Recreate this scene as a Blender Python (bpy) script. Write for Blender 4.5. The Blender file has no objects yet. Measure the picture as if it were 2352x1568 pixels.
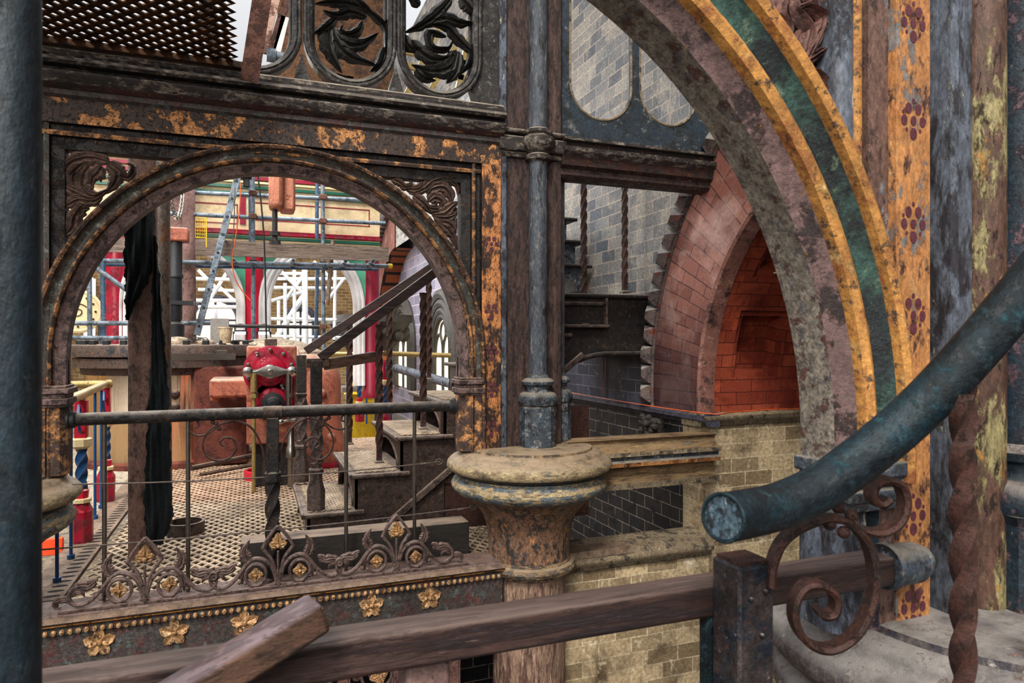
import bpy, math, random
from math import sin, cos, pi, radians, sqrt, atan2
from mathutils import Vector, Matrix
random.seed(7)
SC = bpy.context.scene
COL = SC.collection
# ------------------------------------------------------------------ camera, world, lights, exposure
CX, CY, CZ, F = -1.823, -4.421, 1.5, 1568.0
YAW = radians(20.8); CC, SS = cos(YAW), sin(YAW)
cam = bpy.data.cameras.new('camera'); camo = bpy.data.objects.new('camera', cam); COL.objects.link(camo)
cam.sensor_width = 36; cam.lens = 24; cam.clip_start = .05; cam.clip_end = 200
camo.location = (CX, CY, CZ); camo.rotation_euler = (radians(90), 0, -YAW)
cam.dof.use_dof = True; cam.dof.focus_distance = 5.2; cam.dof.aperture_fstop = 8
SC.camera = camo
SC.view_settings.view_transform = 'Standard'; SC.view_settings.look = 'None'
SC.view_settings.gamma = 1; SC.view_settings.exposure = 0.32; SC.view_settings.use_curve_mapping = False
w = bpy.data.worlds.new('world'); SC.world = w; w.use_nodes = True
wn, wl = w.node_tree.nodes, w.node_tree.links; wn.clear()
wo = wn.new('ShaderNodeOutputWorld'); wb = wn.new('ShaderNodeBackground'); wt = wn.new('ShaderNodeTexCoord')
ws = wn.new('ShaderNodeSeparateXYZ'); wr = wn.new('ShaderNodeValToRGB')
wl.new(wt.outputs['Generated'], ws.inputs[0]); wl.new(ws.outputs[2], wr.inputs[0])
wr.color_ramp.elements[0].position = -0.0; wr.color_ramp.elements[0].color = (.16, .14, .13, 1)
wr.color_ramp.elements[1].position = .55; wr.color_ramp.elements[1].color = (1.0, 1.02, 1.06, 1)
wl.new(wr.outputs[0], wb.inputs[0]); wb.inputs[1].default_value = .85; wl.new(wb.outputs[0], wo.inputs[0])

def area(name, loc, target, size, power, color=(1, 1, 1), sy=None):
    l = bpy.data.lights.new(name, 'AREA'); l.energy = power; l.color = color; l.size = size
    if sy: l.shape = 'RECTANGLE'; l.size_y = sy
    o = bpy.data.objects.new(name, l); COL.objects.link(o); o.location = loc
    o.rotation_euler = (Vector(target) - Vector(loc)).to_track_quat('-Z', 'Y').to_euler()
    return o
sun = bpy.data.lights.new('sun', 'SUN'); sun.energy = 2.3; sun.angle = radians(14); sun.color = (1, .93, .82)
suno = bpy.data.objects.new('sun', sun); COL.objects.link(suno); suno.rotation_euler = (radians(42), 0, radians(-32))
area('skylight_hall', (-2.5, 8, 6.0), (-2.5, 8, 0), 6, 700, (.95, .97, 1))
area('window_light_south', (-4.5, -7.5, 4.2), (-.3, -1, 1.2), 3, 290, (1, .93, .84))
area('hall_fill_light', (-3.6, 1.6, 4.4), (-2.2, 5, .8), 2, 120, (1, .96, .9))  # added fill to brighten the post and brass cladding, not an actual lamp
area('window_light_far', (-3.5, 13, 4.5), (-3, 6, 1), 5, 600, (1, .98, .95))

# ------------------------------------------------------------------ pixel rays to points on real planes
def onY(px, py, Y):
    t = (px-1176)/F; dy = Y-CY; dx = (t*CC*dy+SS*dy)/(CC-t*SS); D = SS*dx+CC*dy
    return dx+CX, CZ+(784-py)*D/F
def onX(px, py, X):
    t = (px-1176)/F; dx = X-CX; dy = (CC*dx-t*SS*dx)/(SS+t*CC); D = SS*dx+CC*dy
    return dy+CY, CZ+(784-py)*D/F
def onZ(px, py, Z):
    D = (CZ-Z)*F/(py-784); l = (px-1176)/F*D
    return CC*l+SS*D+CX, -SS*l+CC*D+CY
def onD(px, py, D):
    l = (px-1176)/F*D
    return Vector((CC*l+SS*D+CX, -SS*l+CC*D+CY, CZ+(784-py)*D/F))

# ------------------------------------------------------------------ materials
def lin(h):
    h = h.lstrip('#'); r = []
    for i in (0, 2, 4):
        v = int(h[i:i+2], 16)/255
        r.append(v/12.92 if v <= .04045 else ((v+.055)/1.055)**2.4)
    return (*r, 1)
class NT:
    def __init__(s, name):
        s.m = bpy.data.materials.new(name); s.m.use_nodes = True; s.t = s.m.node_tree; s.t.nodes.clear()
        s.out = s.n('ShaderNodeOutputMaterial'); s.b = s.n('ShaderNodeBsdfPrincipled'); s.l(s.b.outputs[0], s.out.inputs[0])
    def n(s, k, **kw):
        x = s.t.nodes.new(k)
        for a, v in kw.items(): setattr(x, a, v)
        return x
    def l(s, a, b): s.t.links.new(a, b)
    def noise(s, vec, scale, detail=6, rough=.6, dist=0):
        x = s.n('ShaderNodeTexNoise'); x.inputs['Scale'].default_value = scale; x.inputs['Detail'].default_value = detail
        x.inputs['Roughness'].default_value = rough; x.inputs['Distortion'].default_value = dist; s.l(vec, x.inputs['Vector']); return x.outputs['Fac']
    def ramp(s, fac, lo, hi, c0=(0, 0, 0, 1), c1=(1, 1, 1, 1)):
        x = s.n('ShaderNodeValToRGB'); x.color_ramp.elements[0].position = lo; x.color_ramp.elements[1].position = hi
        x.color_ramp.elements[0].color = c0; x.color_ramp.elements[1].color = c1; s.l(fac, x.inputs[0]); return x.outputs[0]
    def mix(s, fac, a, b, mode='MIX'):
        x = s.n('ShaderNodeMix', data_type='RGBA', blend_type=mode)
        if isinstance(fac, float): x.inputs[0].default_value = fac
        else: s.l(fac, x.inputs[0])
        for i, v in ((6, a), (7, b)):
            if isinstance(v, tuple): x.inputs[i].default_value = v
            else: s.l(v, x.inputs[i])
        return x.outputs[2]
    def mapping(s, src, sc, loc=(0, 0, 0)):
        x = s.n('ShaderNodeMapping'); x.inputs['Scale'].default_value = sc; x.inputs['Location'].default_value = loc; s.l(src, x.inputs[0]); return x.outputs[0]
    def bump(s, h, strength, dist=.01, prev=None):
        x = s.n('ShaderNodeBump'); x.inputs['Strength'].default_value = strength; x.inputs['Distance'].default_value = dist
        s.l(h, x.inputs['Height'])
        if prev is not None: s.l(prev, x.inputs['Normal'])
        return x.outputs[0]
MID = [0]
def paint(name, base, layers=(), rough=.6, metal=0., grain=.45, bump=.35, gs=90, dust=None, stretch=(1, 1, 1), low=True):
    k = NT(name); tc = k.n('ShaderNodeTexCoord').outputs['Object']; MID[0] += 1
    off = (MID[0]*3.7, MID[0]*1.3, MID[0]*2.1)
    v = k.mapping(tc, stretch, off)
    col = lin(base); h = None
    for i, (c, sc, lo, hi) in enumerate(layers):
        v2 = k.mapping(tc, stretch, (i*5.1+off[0], off[1]-i*2, off[2]))
        f = k.ramp(k.noise(v2, sc*1.7, 10, .74, .25), .5+(lo-.5)*.8, .5+(hi-.5)*.8+.01)
        col = k.mix(f, col, lin(c)); h = f if h is None else k.mix(.5, h, f)
    if low:
        col = k.mix(1., col, k.ramp(k.noise(v, 2.3, 4, .6), .3, .7, (.72, .70, .70, 1), (1.18, 1.18, 1.2, 1)), 'MULTIPLY')
    g = k.noise(v, gs, 5, .75)
    a = max(.25, 1-grain*1.25); b2 = 1+grain*1.35
    sp_ = k.ramp(k.noise(v, gs*.35, 8, .8), .42, .60, (.46, .44, .44, 1), (1.18, 1.18, 1.19, 1)); col = k.mix(min(1., grain*1.6), col, sp_, 'MULTIPLY')
    col = k.mix(1., col, k.ramp(g, .3, .7, (a, a, a, 1), (b2, b2, b2, 1)), 'MULTIPLY')
    if dust:
        ge = k.n('ShaderNodeNewGeometry'); sp = k.n('ShaderNodeSeparateXYZ'); k.l(ge.outputs['Normal'], sp.inputs[0])
        m = k.n('ShaderNodeMath', operation='MULTIPLY'); k.l(k.ramp(sp.outputs[2], .35, .8), m.inputs[0]); k.l(k.ramp(k.noise(v, 8, 6), .25, .55), m.inputs[1])
        col = k.mix(m.outputs[0], col, lin(dust))
    k.l(col, k.b.inputs['Base Color']); k.b.inputs['Roughness'].default_value = rough; k.b.inputs['Metallic'].default_value = metal
    n = k.bump(g, min(1, bump*1.5), .006)
    if h is not None: n = k.bump(h, .8, .004, n)
    k.b.inputs['Specular IOR Level'].default_value = .38
    k.l(n, k.b.inputs['Normal'])
    return k.m
def brick(name, c1, c2, mortar, bw=.27, bh=.115, stains=(), mort=.006, rough=.7, offs=.5, var=.5, bump=.6, soot=None):
    k = NT(name); uv = k.n('ShaderNodeTexCoord').outputs['UV']; tc = k.n('ShaderNodeTexCoord').outputs['Object']
    wob = k.n('ShaderNodeTexNoise'); wob.inputs['Scale'].default_value = 5; k.l(uv, wob.inputs['Vector'])
    vm = k.n('ShaderNodeVectorMath', operation='MULTIPLY_ADD'); k.l(wob.outputs['Color'], vm.inputs[0]); vm.inputs[1].default_value = (.012, .012, 0); k.l(uv, vm.inputs[2])
    b = k.n('ShaderNodeTexBrick'); k.l(vm.outputs[0], b.inputs['Vector']); b.offset = offs
    b.inputs['Color1'].default_value = lin(c1); b.inputs['Color2'].default_value = lin(c2); b.inputs['Mortar'].default_value = lin(mortar)
    b.inputs['Scale'].default_value = 1; b.inputs['Brick Width'].default_value = bw; b.inputs['Row Height'].default_value = bh
    b.inputs['Mortar Size'].default_value = mort; b.inputs['Mortar Smooth'].default_value = .3; b.inputs['Bias'].default_value = 0
    col = b.outputs['Color']
    for i, (c, sc, lo, hi) in enumerate(stains):
        v2 = k.mapping(tc, (1, 1, 1), (i*3.3, i*7.1, 1))
        col = k.mix(k.ramp(k.noise(v2, sc, 8, .65, .4), lo, hi), col, lin(c))
    if soot:   # glazed blue-black courses and soot on the lower part, with a ragged upper edge
        sx = k.n('ShaderNodeSeparateXYZ'); k.l(tc, sx.inputs[0]); ad = k.n('ShaderNodeMath', operation='MULTIPLY_ADD'); k.l(k.noise(k.mapping(tc, (1, 1, .35)), 3, 6, .65), ad.inputs[0]); ad.inputs[1].default_value = soot[3]; k.l(sx.outputs[2], ad.inputs[2])
        mr = k.n('ShaderNodeMapRange'); mr.inputs['From Min'].default_value = soot[1]; mr.inputs['From Max'].default_value = soot[2]; mr.inputs['To Min'].default_value = 1; mr.inputs['To Max'].default_value = 0; k.l(ad.outputs[0], mr.inputs[0])
        col = k.mix(mr.outputs[0], col, k.mix(.75, col, lin(soot[0])))
    g = k.noise(tc, 38, 8, .75)
    col = k.mix(1., col, k.ramp(g, .3, .7, (1-var, 1-var, 1-var, 1), (1+var, 1+var, 1+var, 1)), 'MULTIPLY')
    k.l(col, k.b.inputs['Base Color']); k.b.inputs['Roughness'].default_value = max(rough, .6); k.b.inputs['Specular IOR Level'].default_value = .2
    n = k.bump(b.outputs['Fac'], -bump, .01); n = k.bump(g, .35, .006, n); k.l(n, k.b.inputs['Normal'])
    return k.m
def metal(name, c, rough=.25, grain=.15, wavy=False):
    k = NT(name); tc = k.n('ShaderNodeTexCoord').outputs['Object']; g = k.noise(tc, 30, 6, .7)
    k.l(k.mix(1., lin(c), k.ramp(g, .3, .7, (1-grain,)*3+(1,), (1+grain,)*3+(1,)), 'MULTIPLY'), k.b.inputs['Base Color'])
    k.b.inputs['Metallic'].default_value = 1; k.b.inputs['Roughness'].default_value = rough
    nn = k.bump(g, .1, .003)
    if wavy: nn = k.bump(k.noise(k.mapping(tc, (5, 5, .5)), 1, 3, .5), .55, .06, nn)
    k.l(nn, k.b.inputs['Normal']); return k.m
def emit(name, c, s):
    k = NT(name); k.b.inputs['Base Color'].default_value = lin(c); k.b.inputs['Emission Color'].default_value = lin(c); k.b.inputs['Emission Strength'].default_value = s; return k.m
M = {}
M['iron'] = paint('iron_brown', '#43342f', [('#1f1a1a', 9, .5, .62), ('#8a6f58', 22, .60, .66)], .5, .1, .55, dust='#8a7463')
M['iron_dark'] = paint('iron_black', '#242020', [('#5c4636', 12, .56, .64), ('#16181a', 6, .5, .6)], .45, .1, .6, dust='#7a7268')
M['iron_step'] = paint('iron_step', '#5d4f49', [('#2a2321', 7, .5, .62)], .6, .1, .45, dust='#99887a')
M['peel'] = paint('iron_orange_peel', '#40322c', [('#c98d55', 5, .53, .56), ('#33383c', 10, .60, .64), ('#2a1f1c', 26, .57, .62)], .55, 0, .5)
M['strip'] = paint('orange_flaking', '#c98650', [('#33241f', 6, .48, .54), ('#4f3b35', 40, .58, .62), ('#2c2320', 15, .62, .66)], .55, 0, .4, stretch=(1, 1, .5))
M['strip2'] = paint('ochre_flower_strip', '#c08650', [('#8a4f2e', 4, .50, .64), ('#4a2f2a', 12, .54, .60), ('#7d7d7c', 7, .60, .63), ('#e6b478', 6, .56, .68)], .55, 0, .35, stretch=(1, 1, .5))
M['plum'] = paint('plum_paint', '#5c2f38', [], .5, 0, .3)
M['bluegrey'] = paint('bluegrey_flaking', '#434e58', [('#8d9092', 13, .54, .60), ('#231f22', 7, .54, .6), ('#7c4a35', 20, .66, .7)], .5, 0, .5, dust='#8a8378')
M['bluedark'] = paint('bluedark_paint', '#20303c', [('#5d4a52', 7, .54, .58), ('#93806f', 38, .66, .70)], .4, 0, .45, dust='#857d76')
M['slate'] = paint('slate_paint', '#5a626e', [('#2c2a30', 8, .5, .57), ('#b9b7a2', 11, .63, .66)], .5, 0, .45, stretch=(1, 1, .4))
M['olive'] = paint('olive_roll', '#5c4338', [('#9a9165', 5, .50, .54), ('#c58f45', 9, .62, .66), ('#2d2523', 20, .58, .64)], .5, 0, .45, stretch=(1, 1, .35))
M['brownflat'] = paint('brown_flat', '#6a5147', [('#7f858a', 8, .58, .63), ('#3b2b28', 14, .55, .62)], .6, 0, .45, stretch=(1, 1, .5))
M['mauve'] = paint('mauve_paint', '#6c5654', [('#2f2727', 7, .54, .60), ('#c98b3e', 30, .67, .70)], .5, 0, .35)
M['grey_soffit'] = paint('grey_soffit', '#8c8578', [('#5d3b34', 11, .55, .60), ('#6c6c70', 25, .55, .65)], .55, 0, .45)
M['yellow'] = paint('yellow_band', '#c58e4a', [('#965a33', 6, .50, .64), ('#4f443f', 16, .58, .63), ('#ecc37c', 9, .58, .68)], .5, 0, .3)
M['green'] = paint('green_band', '#33524b', [('#1f272c', 5, .42, .56), ('#6f8a72', 10, .58, .66), ('#4b332f', 14, .62, .68)], .45, 0, .45)
M['arch_y'] = paint('arch_yellow', '#c48c56', [('#45352f', 7, .40, .50), ('#3b3d3f', 25, .58, .64)], .55, 0, .45)
M['arch_y2'] = paint('arch_yellow_worn', '#8a6448', [('#3a2d28', 9, .42, .50), ('#d69c60', 16, .58, .62)], .55, 0, .45)
M['arch_g'] = paint('arch_green', '#4b4a45', [('#7a8076', 9, .54, .62), ('#4a332c', 6, .52, .6), ('#c08a54', 18, .66, .69)], .5, 0, .5)
M['arch_m'] = paint('arch_mauve', '#6e5a56', [('#332826', 9, .5, .58), ('#b08a66', 24, .66, .7)], .55, 0, .5, dust='#84705f')
M['cap'] = paint('capital_paint', '#9c8465', [('#4d4238', 6, .46, .54), ('#566064', 9, .55, .6), ('#c9b184', 14, .6, .64), ('#8a5a3c', 22, .62, .68)], .5, 0, .45, stretch=(1, 1, 2.2), dust='#a08c74')
M['capblue'] = paint('capital_blue_ring', '#6b7880', [('#c5b285', 7, .50, .56), ('#46413c', 9, .56, .62), ('#8f6a45', 18, .62, .66)], .5, 0, .45, stretch=(1, 1, 3))
M['capcream'] = paint('capital_cream_ring', '#b9a67f', [('#7d6a52', 6, .50, .58), ('#5d676b', 9, .58, .63), ('#4d3d33', 20, .62, .66)], .5, 0, .45, stretch=(1, 1, 3), dust='#97866f')
M['capnear'] = paint('near_capital_paint', '#57504e', [('#32303a', 5, .48, .58), ('#8f8c86', 12, .60, .66), ('#8a5a44', 16, .62, .66)], .5, 0, .5, dust='#8b8682')
M['bell'] = paint('bell_paint', '#8b6b55', [('#43403f', 9, .50, .56), ('#c98f5e', 11, .60, .64), ('#9aa09a', 14, .64, .67)], .45, 0, .5, stretch=(1, 1, .6))
M['shaft_low'] = paint('pale_shaft', '#a38672', [('#6d5148', 10, .5, .58), ('#d9bfa0', 18, .58, .64)], .6, 0, .45, stretch=(1.6, 1.6, .3))
M['shaft'] = paint('shaft_bluegrey', '#4a525b', [('#7e7f80', 18, .54, .62), ('#211f22', 7, .56, .62), ('#7a5a48', 24, .66, .7)], .42, 0, .45, stretch=(1.3, 1.3, .35))
M['brownshaft'] = paint('column_brown', '#4e3b36', [('#2c2322', 9, .5, .58), ('#70807a', 12, .68, .72)], .5, 0, .5, stretch=(1.3, 1.3, .4))
M['dustledge'] = paint('dusty_cornice', '#352f2e', [('#857c70', 12, .50, .58), ('#c18a55', 17, .66, .7)], .6, 0, .5, stretch=(.5, 1, 1), dust='#b3a797')
M['rustband'] = paint('rust_band', '#432a24', [('#c78a55', 19, .62, .66), ('#262220', 8, .5, .6)], .55, 0, .45, stretch=(.5, 1, 1))
M['gold'] = paint('gold_leaf', '#c69a6a', [('#583a2d', 26, .54, .60), ('#ffe6ba', 30, .56, .62)], .3, .3, .4)
M['goldline'] = paint('gold_line', '#d08c3a', [('#4a3026', 12, .55, .62)], .5, 0, .4, stretch=(.5, 1, 1))
M['fascia'] = paint('fascia_paint', '#47423f', [('#5a3a38', 7, .52, .6), ('#5e6a68', 9, .56, .64), ('#84604a', 28, .64, .7)], .5, 0, .5)
M['crest'] = paint('crest_iron', '#62504b', [('#332a29', 16, .54, .62), ('#2f7a62', 20, .71, .74)], .45, .1, .4, dust='#7c6860')
M['foliage'] = paint('foliage_brown', '#5a453d', [('#2d2321', 12, .52, .62), ('#8f7463', 25, .58, .66)], .55, 0, .4, dust='#7c6759')
M['foliage_red'] = paint('foliage_red', '#7b5a53', [('#4a302e', 9, .52, .62), ('#a07c70', 18, .58, .66)], .55, 0, .35)
M['black_leaf'] = paint('black_leaf', '#22211f', [('#4c4c4a', 20, .6, .68)], .3, .2, .4)
M['tracery'] = paint('tracery_black', '#33302e', [('#6d6f6e', 16, .54, .62), ('#1a191a', 8, .54, .6), ('#8f6a48', 24, .68, .72)], .4, .1, .5, dust='#8f887c')
M['bluepanel'] = paint('blue_panel', '#2c3a46', [('#757a7c', 8, .58, .62), ('#1d2226', 5, .5, .6)], .5, 0, .45)
M['wood'] = paint('rail_wood', '#3d2924', [('#2a1f22', 6, .5, .6), ('#7b6a63', 30, .62, .7)], .45, 0, .4, stretch=(.25, 3, 3), dust='#665650')
M['brace'] = paint('brace_wood', '#5c4233', [('#382820', 7, .5, .62), ('#86705c', 25, .64, .72)], .5, 0, .35, stretch=(.5, 3, 3), dust='#77676c')
M['plank'] = paint('scaffold_board', '#86776b', [('#5e5048', 9, .5, .6), ('#d8d2c8', 30, .68, .7)], .7, 0, .35, stretch=(.3, 3, 4))
M['blacktimber'] = paint('black_timber', '#221f1c', [('#4c3a2c', 10, .6, .68)], .6, 0, .5, stretch=(.4, 2, 2), dust='#8a7868')
M['teal'] = paint('teal_handrail', '#11272f', [('#0b171d', 6, .46, .6), ('#2b525c', 12, .58, .68), ('#8a7f55', 45, .70, .73)], .35, .1, .5)
M['cork'] = paint('end_grain_grey', '#4c6472', [('#1d2830', 30, .5, .58), ('#a7b6c2', 45, .6, .66)], .5, 0, .4)
M['rust'] = paint('rusty_iron', '#402720', [('#2a1d1b', 12, .56, .62), ('#7d5843', 30, .6, .68)], .6, .1, .45)
M['postblur'] = paint('foreground_post', '#1c2a32', [('#0f181f', 5, .5, .6), ('#6c6a62', 9, .66, .72)], .45, .1, .4, stretch=(1, 1, .4))
M['newel_near'] = paint('near_newel', '#3b3434', [('#222a36', 9, .5, .58), ('#8d8480', 26, .64, .7), ('#5d3c30', 14, .6, .66)], .4, .2, .5)
M['newel_mauve'] = paint('mauve_newel', '#7c645f', [('#4c3b3b', 8, .6, .7)], .5, 0, .3)
M['post'] = paint('steel_post', '#84675a', [('#47352f', 6, .52, .62), ('#a08474', 14, .66, .72)], .6, 0, .35, stretch=(1, 1, .5))
M['cloth'] = paint('black_cloth', '#141b1f', [('#222d33', 30, .5, .6)], .95, 0, .4)
M['rustpipe'] = paint('rusty_pipe', '#80756a', [('#9a6840', 7, .52, .6), ('#3a302b', 14, .56, .62)], .5, .2, .45, stretch=(1, 1, .4))
M['pinkpost'] = paint('pink_oxide', '#8f6f68', [('#6b4f4a', 8, .52, .62), ('#5a616a', 20, .64, .7)], .6, 0, .3)
M['terra'] = paint('terracotta_paint', '#b26a52', [('#8a4a3a', 5, .5, .62), ('#6e6f86', 12, .66, .71)], .55, 0, .25, dust='#b39a86')
M['terradark'] = paint('oxide_casing', '#6e382b', [('#4a2019', 4, .48, .62)], .6, 0, .3)
M['crimson'] = paint('crimson_gloss', '#a3132f', [('#7a1228', 6, .5, .6)], .25, 0, .15, bump=.1)
M['crimson_d'] = paint('crimson_dark', '#8e1a33', [], .35, 0, .2, bump=.1)
M['redbright'] = paint('red_gloss', '#c8203a', [], .3, 0, .15, bump=.1)
M['flange'] = paint('flange_iron', '#5c4c44', [('#2f3238', 6, .52, .6), ('#a5603a', 10, .64, .68)], .5, .2, .4, dust='#93816f')
M['bolt'] = paint('bolt_black', '#26292d', [], .4, .3, .3, dust='#5d5750')
M['copper'] = paint('copper_block', '#c07c62', [('#e0a488', 8, .56, .64), ('#8d5240', 10, .6, .68)], .45, .2, .25)
M['brass'] = metal('brass_cladding', '#f6d8b4', .18, .08, wavy=True)
M['brasspol'] = paint('brass_rail', '#a69058', [('#6d5a3a', 12, .6, .7)], .35, .5, .3)
M['steel'] = metal('polished_steel', '#b8b4ac', .2, .1)
M['steelrod'] = metal('steel_rod', '#8d8780', .3, .2)
M['scaf'] = paint('galvanised_tube', '#7f8d99', [('#4c5862', 6, .5, .6), ('#8f6b55', 16, .67, .72)], .4, .35, .3)
M['scafblue'] = paint('blue_tube', '#44617f', [('#8f8d88', 9, .55, .65)], .4, .2, .3)
M['scafwhite'] = paint('alu_tube', '#dfe6ea', [], .35, .2, .15)
M['coupler'] = paint('coupler_rust', '#6d4a3d', [], .6, .2, .4)
M['blue'] = paint('blue_gloss', '#1d4b7c', [], .3, 0, .2, bump=.1)
M['cream'] = paint('cream_gloss', '#e6d3a2', [], .4, 0, .1, bump=.1)
M['creampanel'] = paint('cream_panel', '#dcc79d', [('#c3ab84', 3, .5, .7)], .5, 0, .12, bump=.1)
M['greenpaint'] = paint('green_gloss', '#1d5a48', [], .3, 0, .15, bump=.1)
M['mint'] = paint('mint_gloss', '#5fb394', [], .35, 0, .1, bump=.1)
M['white'] = paint('white_gloss', '#f3f4f4', [], .35, 0, .05, bump=.05)
M['yellowpaint'] = paint('yellow_panel', '#d7b21f', [('#8f7a2a', 8, .6, .7)], .5, 0, .2)
M['orangeplastic'] = paint('orange_plastic', '#f0512a', [], .4, 0, .1, bump=.05)
M['whiteplastic'] = paint('white_plastic', '#eeeae6', [], .4, 0, .08, bump=.05)
M['bucket'] = paint('bucket_plastic', '#c9b898', [('#a59272', 10, .5, .65)], .5, 0, .2, bump=.1)
M['cardboard'] = paint('cardboard', '#8d8a86', [], .8, 0, .2)
M['rubble'] = paint('dusty_sheet', '#b5a58f', [('#85705a', 12, .5, .6)], .8, 0, .3)
M['grate'] = paint('grating_iron', '#c9b295', [('#a08a70', 4, .5, .66)], .6, 0, .3, gs=60, bump=.2)
M['border'] = paint('floor_border', '#8f7a66', [('#6c5a4b', 5, .5, .62), ('#b09c84', 18, .6, .68)], .65, 0, .35)
M['under_red'] = paint('under_red', '#d23a2e', [('#5c1413', 9, .5, .6)], .6, 0, .3)
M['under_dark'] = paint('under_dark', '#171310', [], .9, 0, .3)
M['rustplate'] = paint('rusted_grating', '#5c3a1c', [('#2b1c10', 8, .5, .6), ('#8d6433', 14, .6, .68)], .75, 0, .5)
M['darkwood'] = paint('brown_flat_bar', '#5b3322', [('#3a221a', 9, .5, .62)], .5, 0, .4)
M['pinkbar'] = paint('pink_bar', '#c9a493', [('#6b4338', 5, .5, .58)], .5, 0, .2)
M['orangecable'] = paint('orange_cable', '#cf5a2c', [('#5d2a1c', 18, .6, .66)], .4, 0, .2, bump=.1)
M['greycable'] = paint('wire', '#5a5049', [], .5, .3, .3)
M['blackrub'] = paint('black_rubber', '#191b1e', [], .5, 0, .2)
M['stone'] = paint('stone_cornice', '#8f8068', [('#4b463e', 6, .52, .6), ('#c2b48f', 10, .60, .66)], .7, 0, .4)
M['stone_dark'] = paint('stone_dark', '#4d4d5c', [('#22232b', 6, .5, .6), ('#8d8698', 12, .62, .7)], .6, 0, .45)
M['carved'] = paint('carved_stone', '#3b3833', [('#736c5f', 18, .58, .66)], .7, 0, .5)
M['beam'] = paint('beam_tan', '#8f7757', [('#5c4a37', 7, .5, .6), ('#7f8a86', 12, .62, .66), ('#d7b478', 14, .62, .68)], .6, 0, .35, stretch=(.4, 1, 3))
M['b_cream'] = brick('cream_brick', '#cdb793', '#86745a', '#ccbc9c', stains=[('#5b4d3c', 3, .50, .70), ('#eadfc4', 8, .58, .70)], mort=.005, var=.6)
M['b_grey'] = brick('grey_brick', '#9a948b', '#50545c', '#b3a493', stains=[('#59616b', 1.8, .42, .80), ('#b5ab9a', 3, .50, .85), ('#6f6fae', 3.3, .73, .78)], mort=.006, var=.6)
M['b_dark'] = brick('dark_brick', '#2e2b29', '#1d1e23', '#8a7f74', stains=[('#41484e', 3, .58, .72), ('#15141a', 5, .5, .62)], mort=.004, rough=.45)
M['b_blue'] = brick('sooty_brick', '#464758', '#282a38', '#7b7684', stains=[('#14161f', 1.6, .46, .62), ('#8a8498', 7, .62, .72)], mort=.004, rough=.4)
M['b_red'] = brick('red_glazed_brick', '#9c4a33', '#7e3627', '#3b1d1a', stains=[('#c2552f', 4, .58, .70), ('#5a2018', 2.2, .5, .66)], bw=.3, bh=.1, mort=.0035, rough=.4, var=.22, bump=.3)
M['b_ring'] = brick('ring_brick', '#96665a', '#75483f', '#3a2a2a', stains=[('#4a3a3f', 1.6, .56, .76), ('#b99a92', 2.4, .5, .78)], bw=.31, bh=.108, mort=.004, rough=.35, var=.25, bump=.3, soot=('#15131f', 1.7, 2.5, .9))
M['b_tooth'] = paint('tooth_brick', '#6a5c58', [('#8a3d2a', 3, .58, .62), ('#39363b', 4, .5, .6)], .5, 0, .4, dust='#a8a49e')
M['roll'] = paint('roll_moulding', '#8d6256', [('#3d2d30', 3, .54, .64), ('#b98f80', 8, .58, .66)], .4, 0, .3)
M['b_band'] = brick('banded_brick', '#96532f', '#7d4330', '#241d1f', bw=9, bh=.42, mort=.07, rough=.5, var=.3)
M['b_far'] = brick('far_brick', '#8d7452', '#6d5638', '#a8926a', stains=[('#584430', 1, .5, .65)], mort=.01, var=.3)
M['b_purple'] = brick('purple_brick', '#8b8593', '#6b6776', '#a59ca6', stains=[('#7c4d48', 1, .6, .68)], bw=.6, bh=.24, mort=.014, var=.3)
M['winlit'] = emit('window_daylight', '#fbeccb', 1.5)
M['lamplit'] = emit('lamp_lit', '#ffffff', 9.0)

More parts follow.
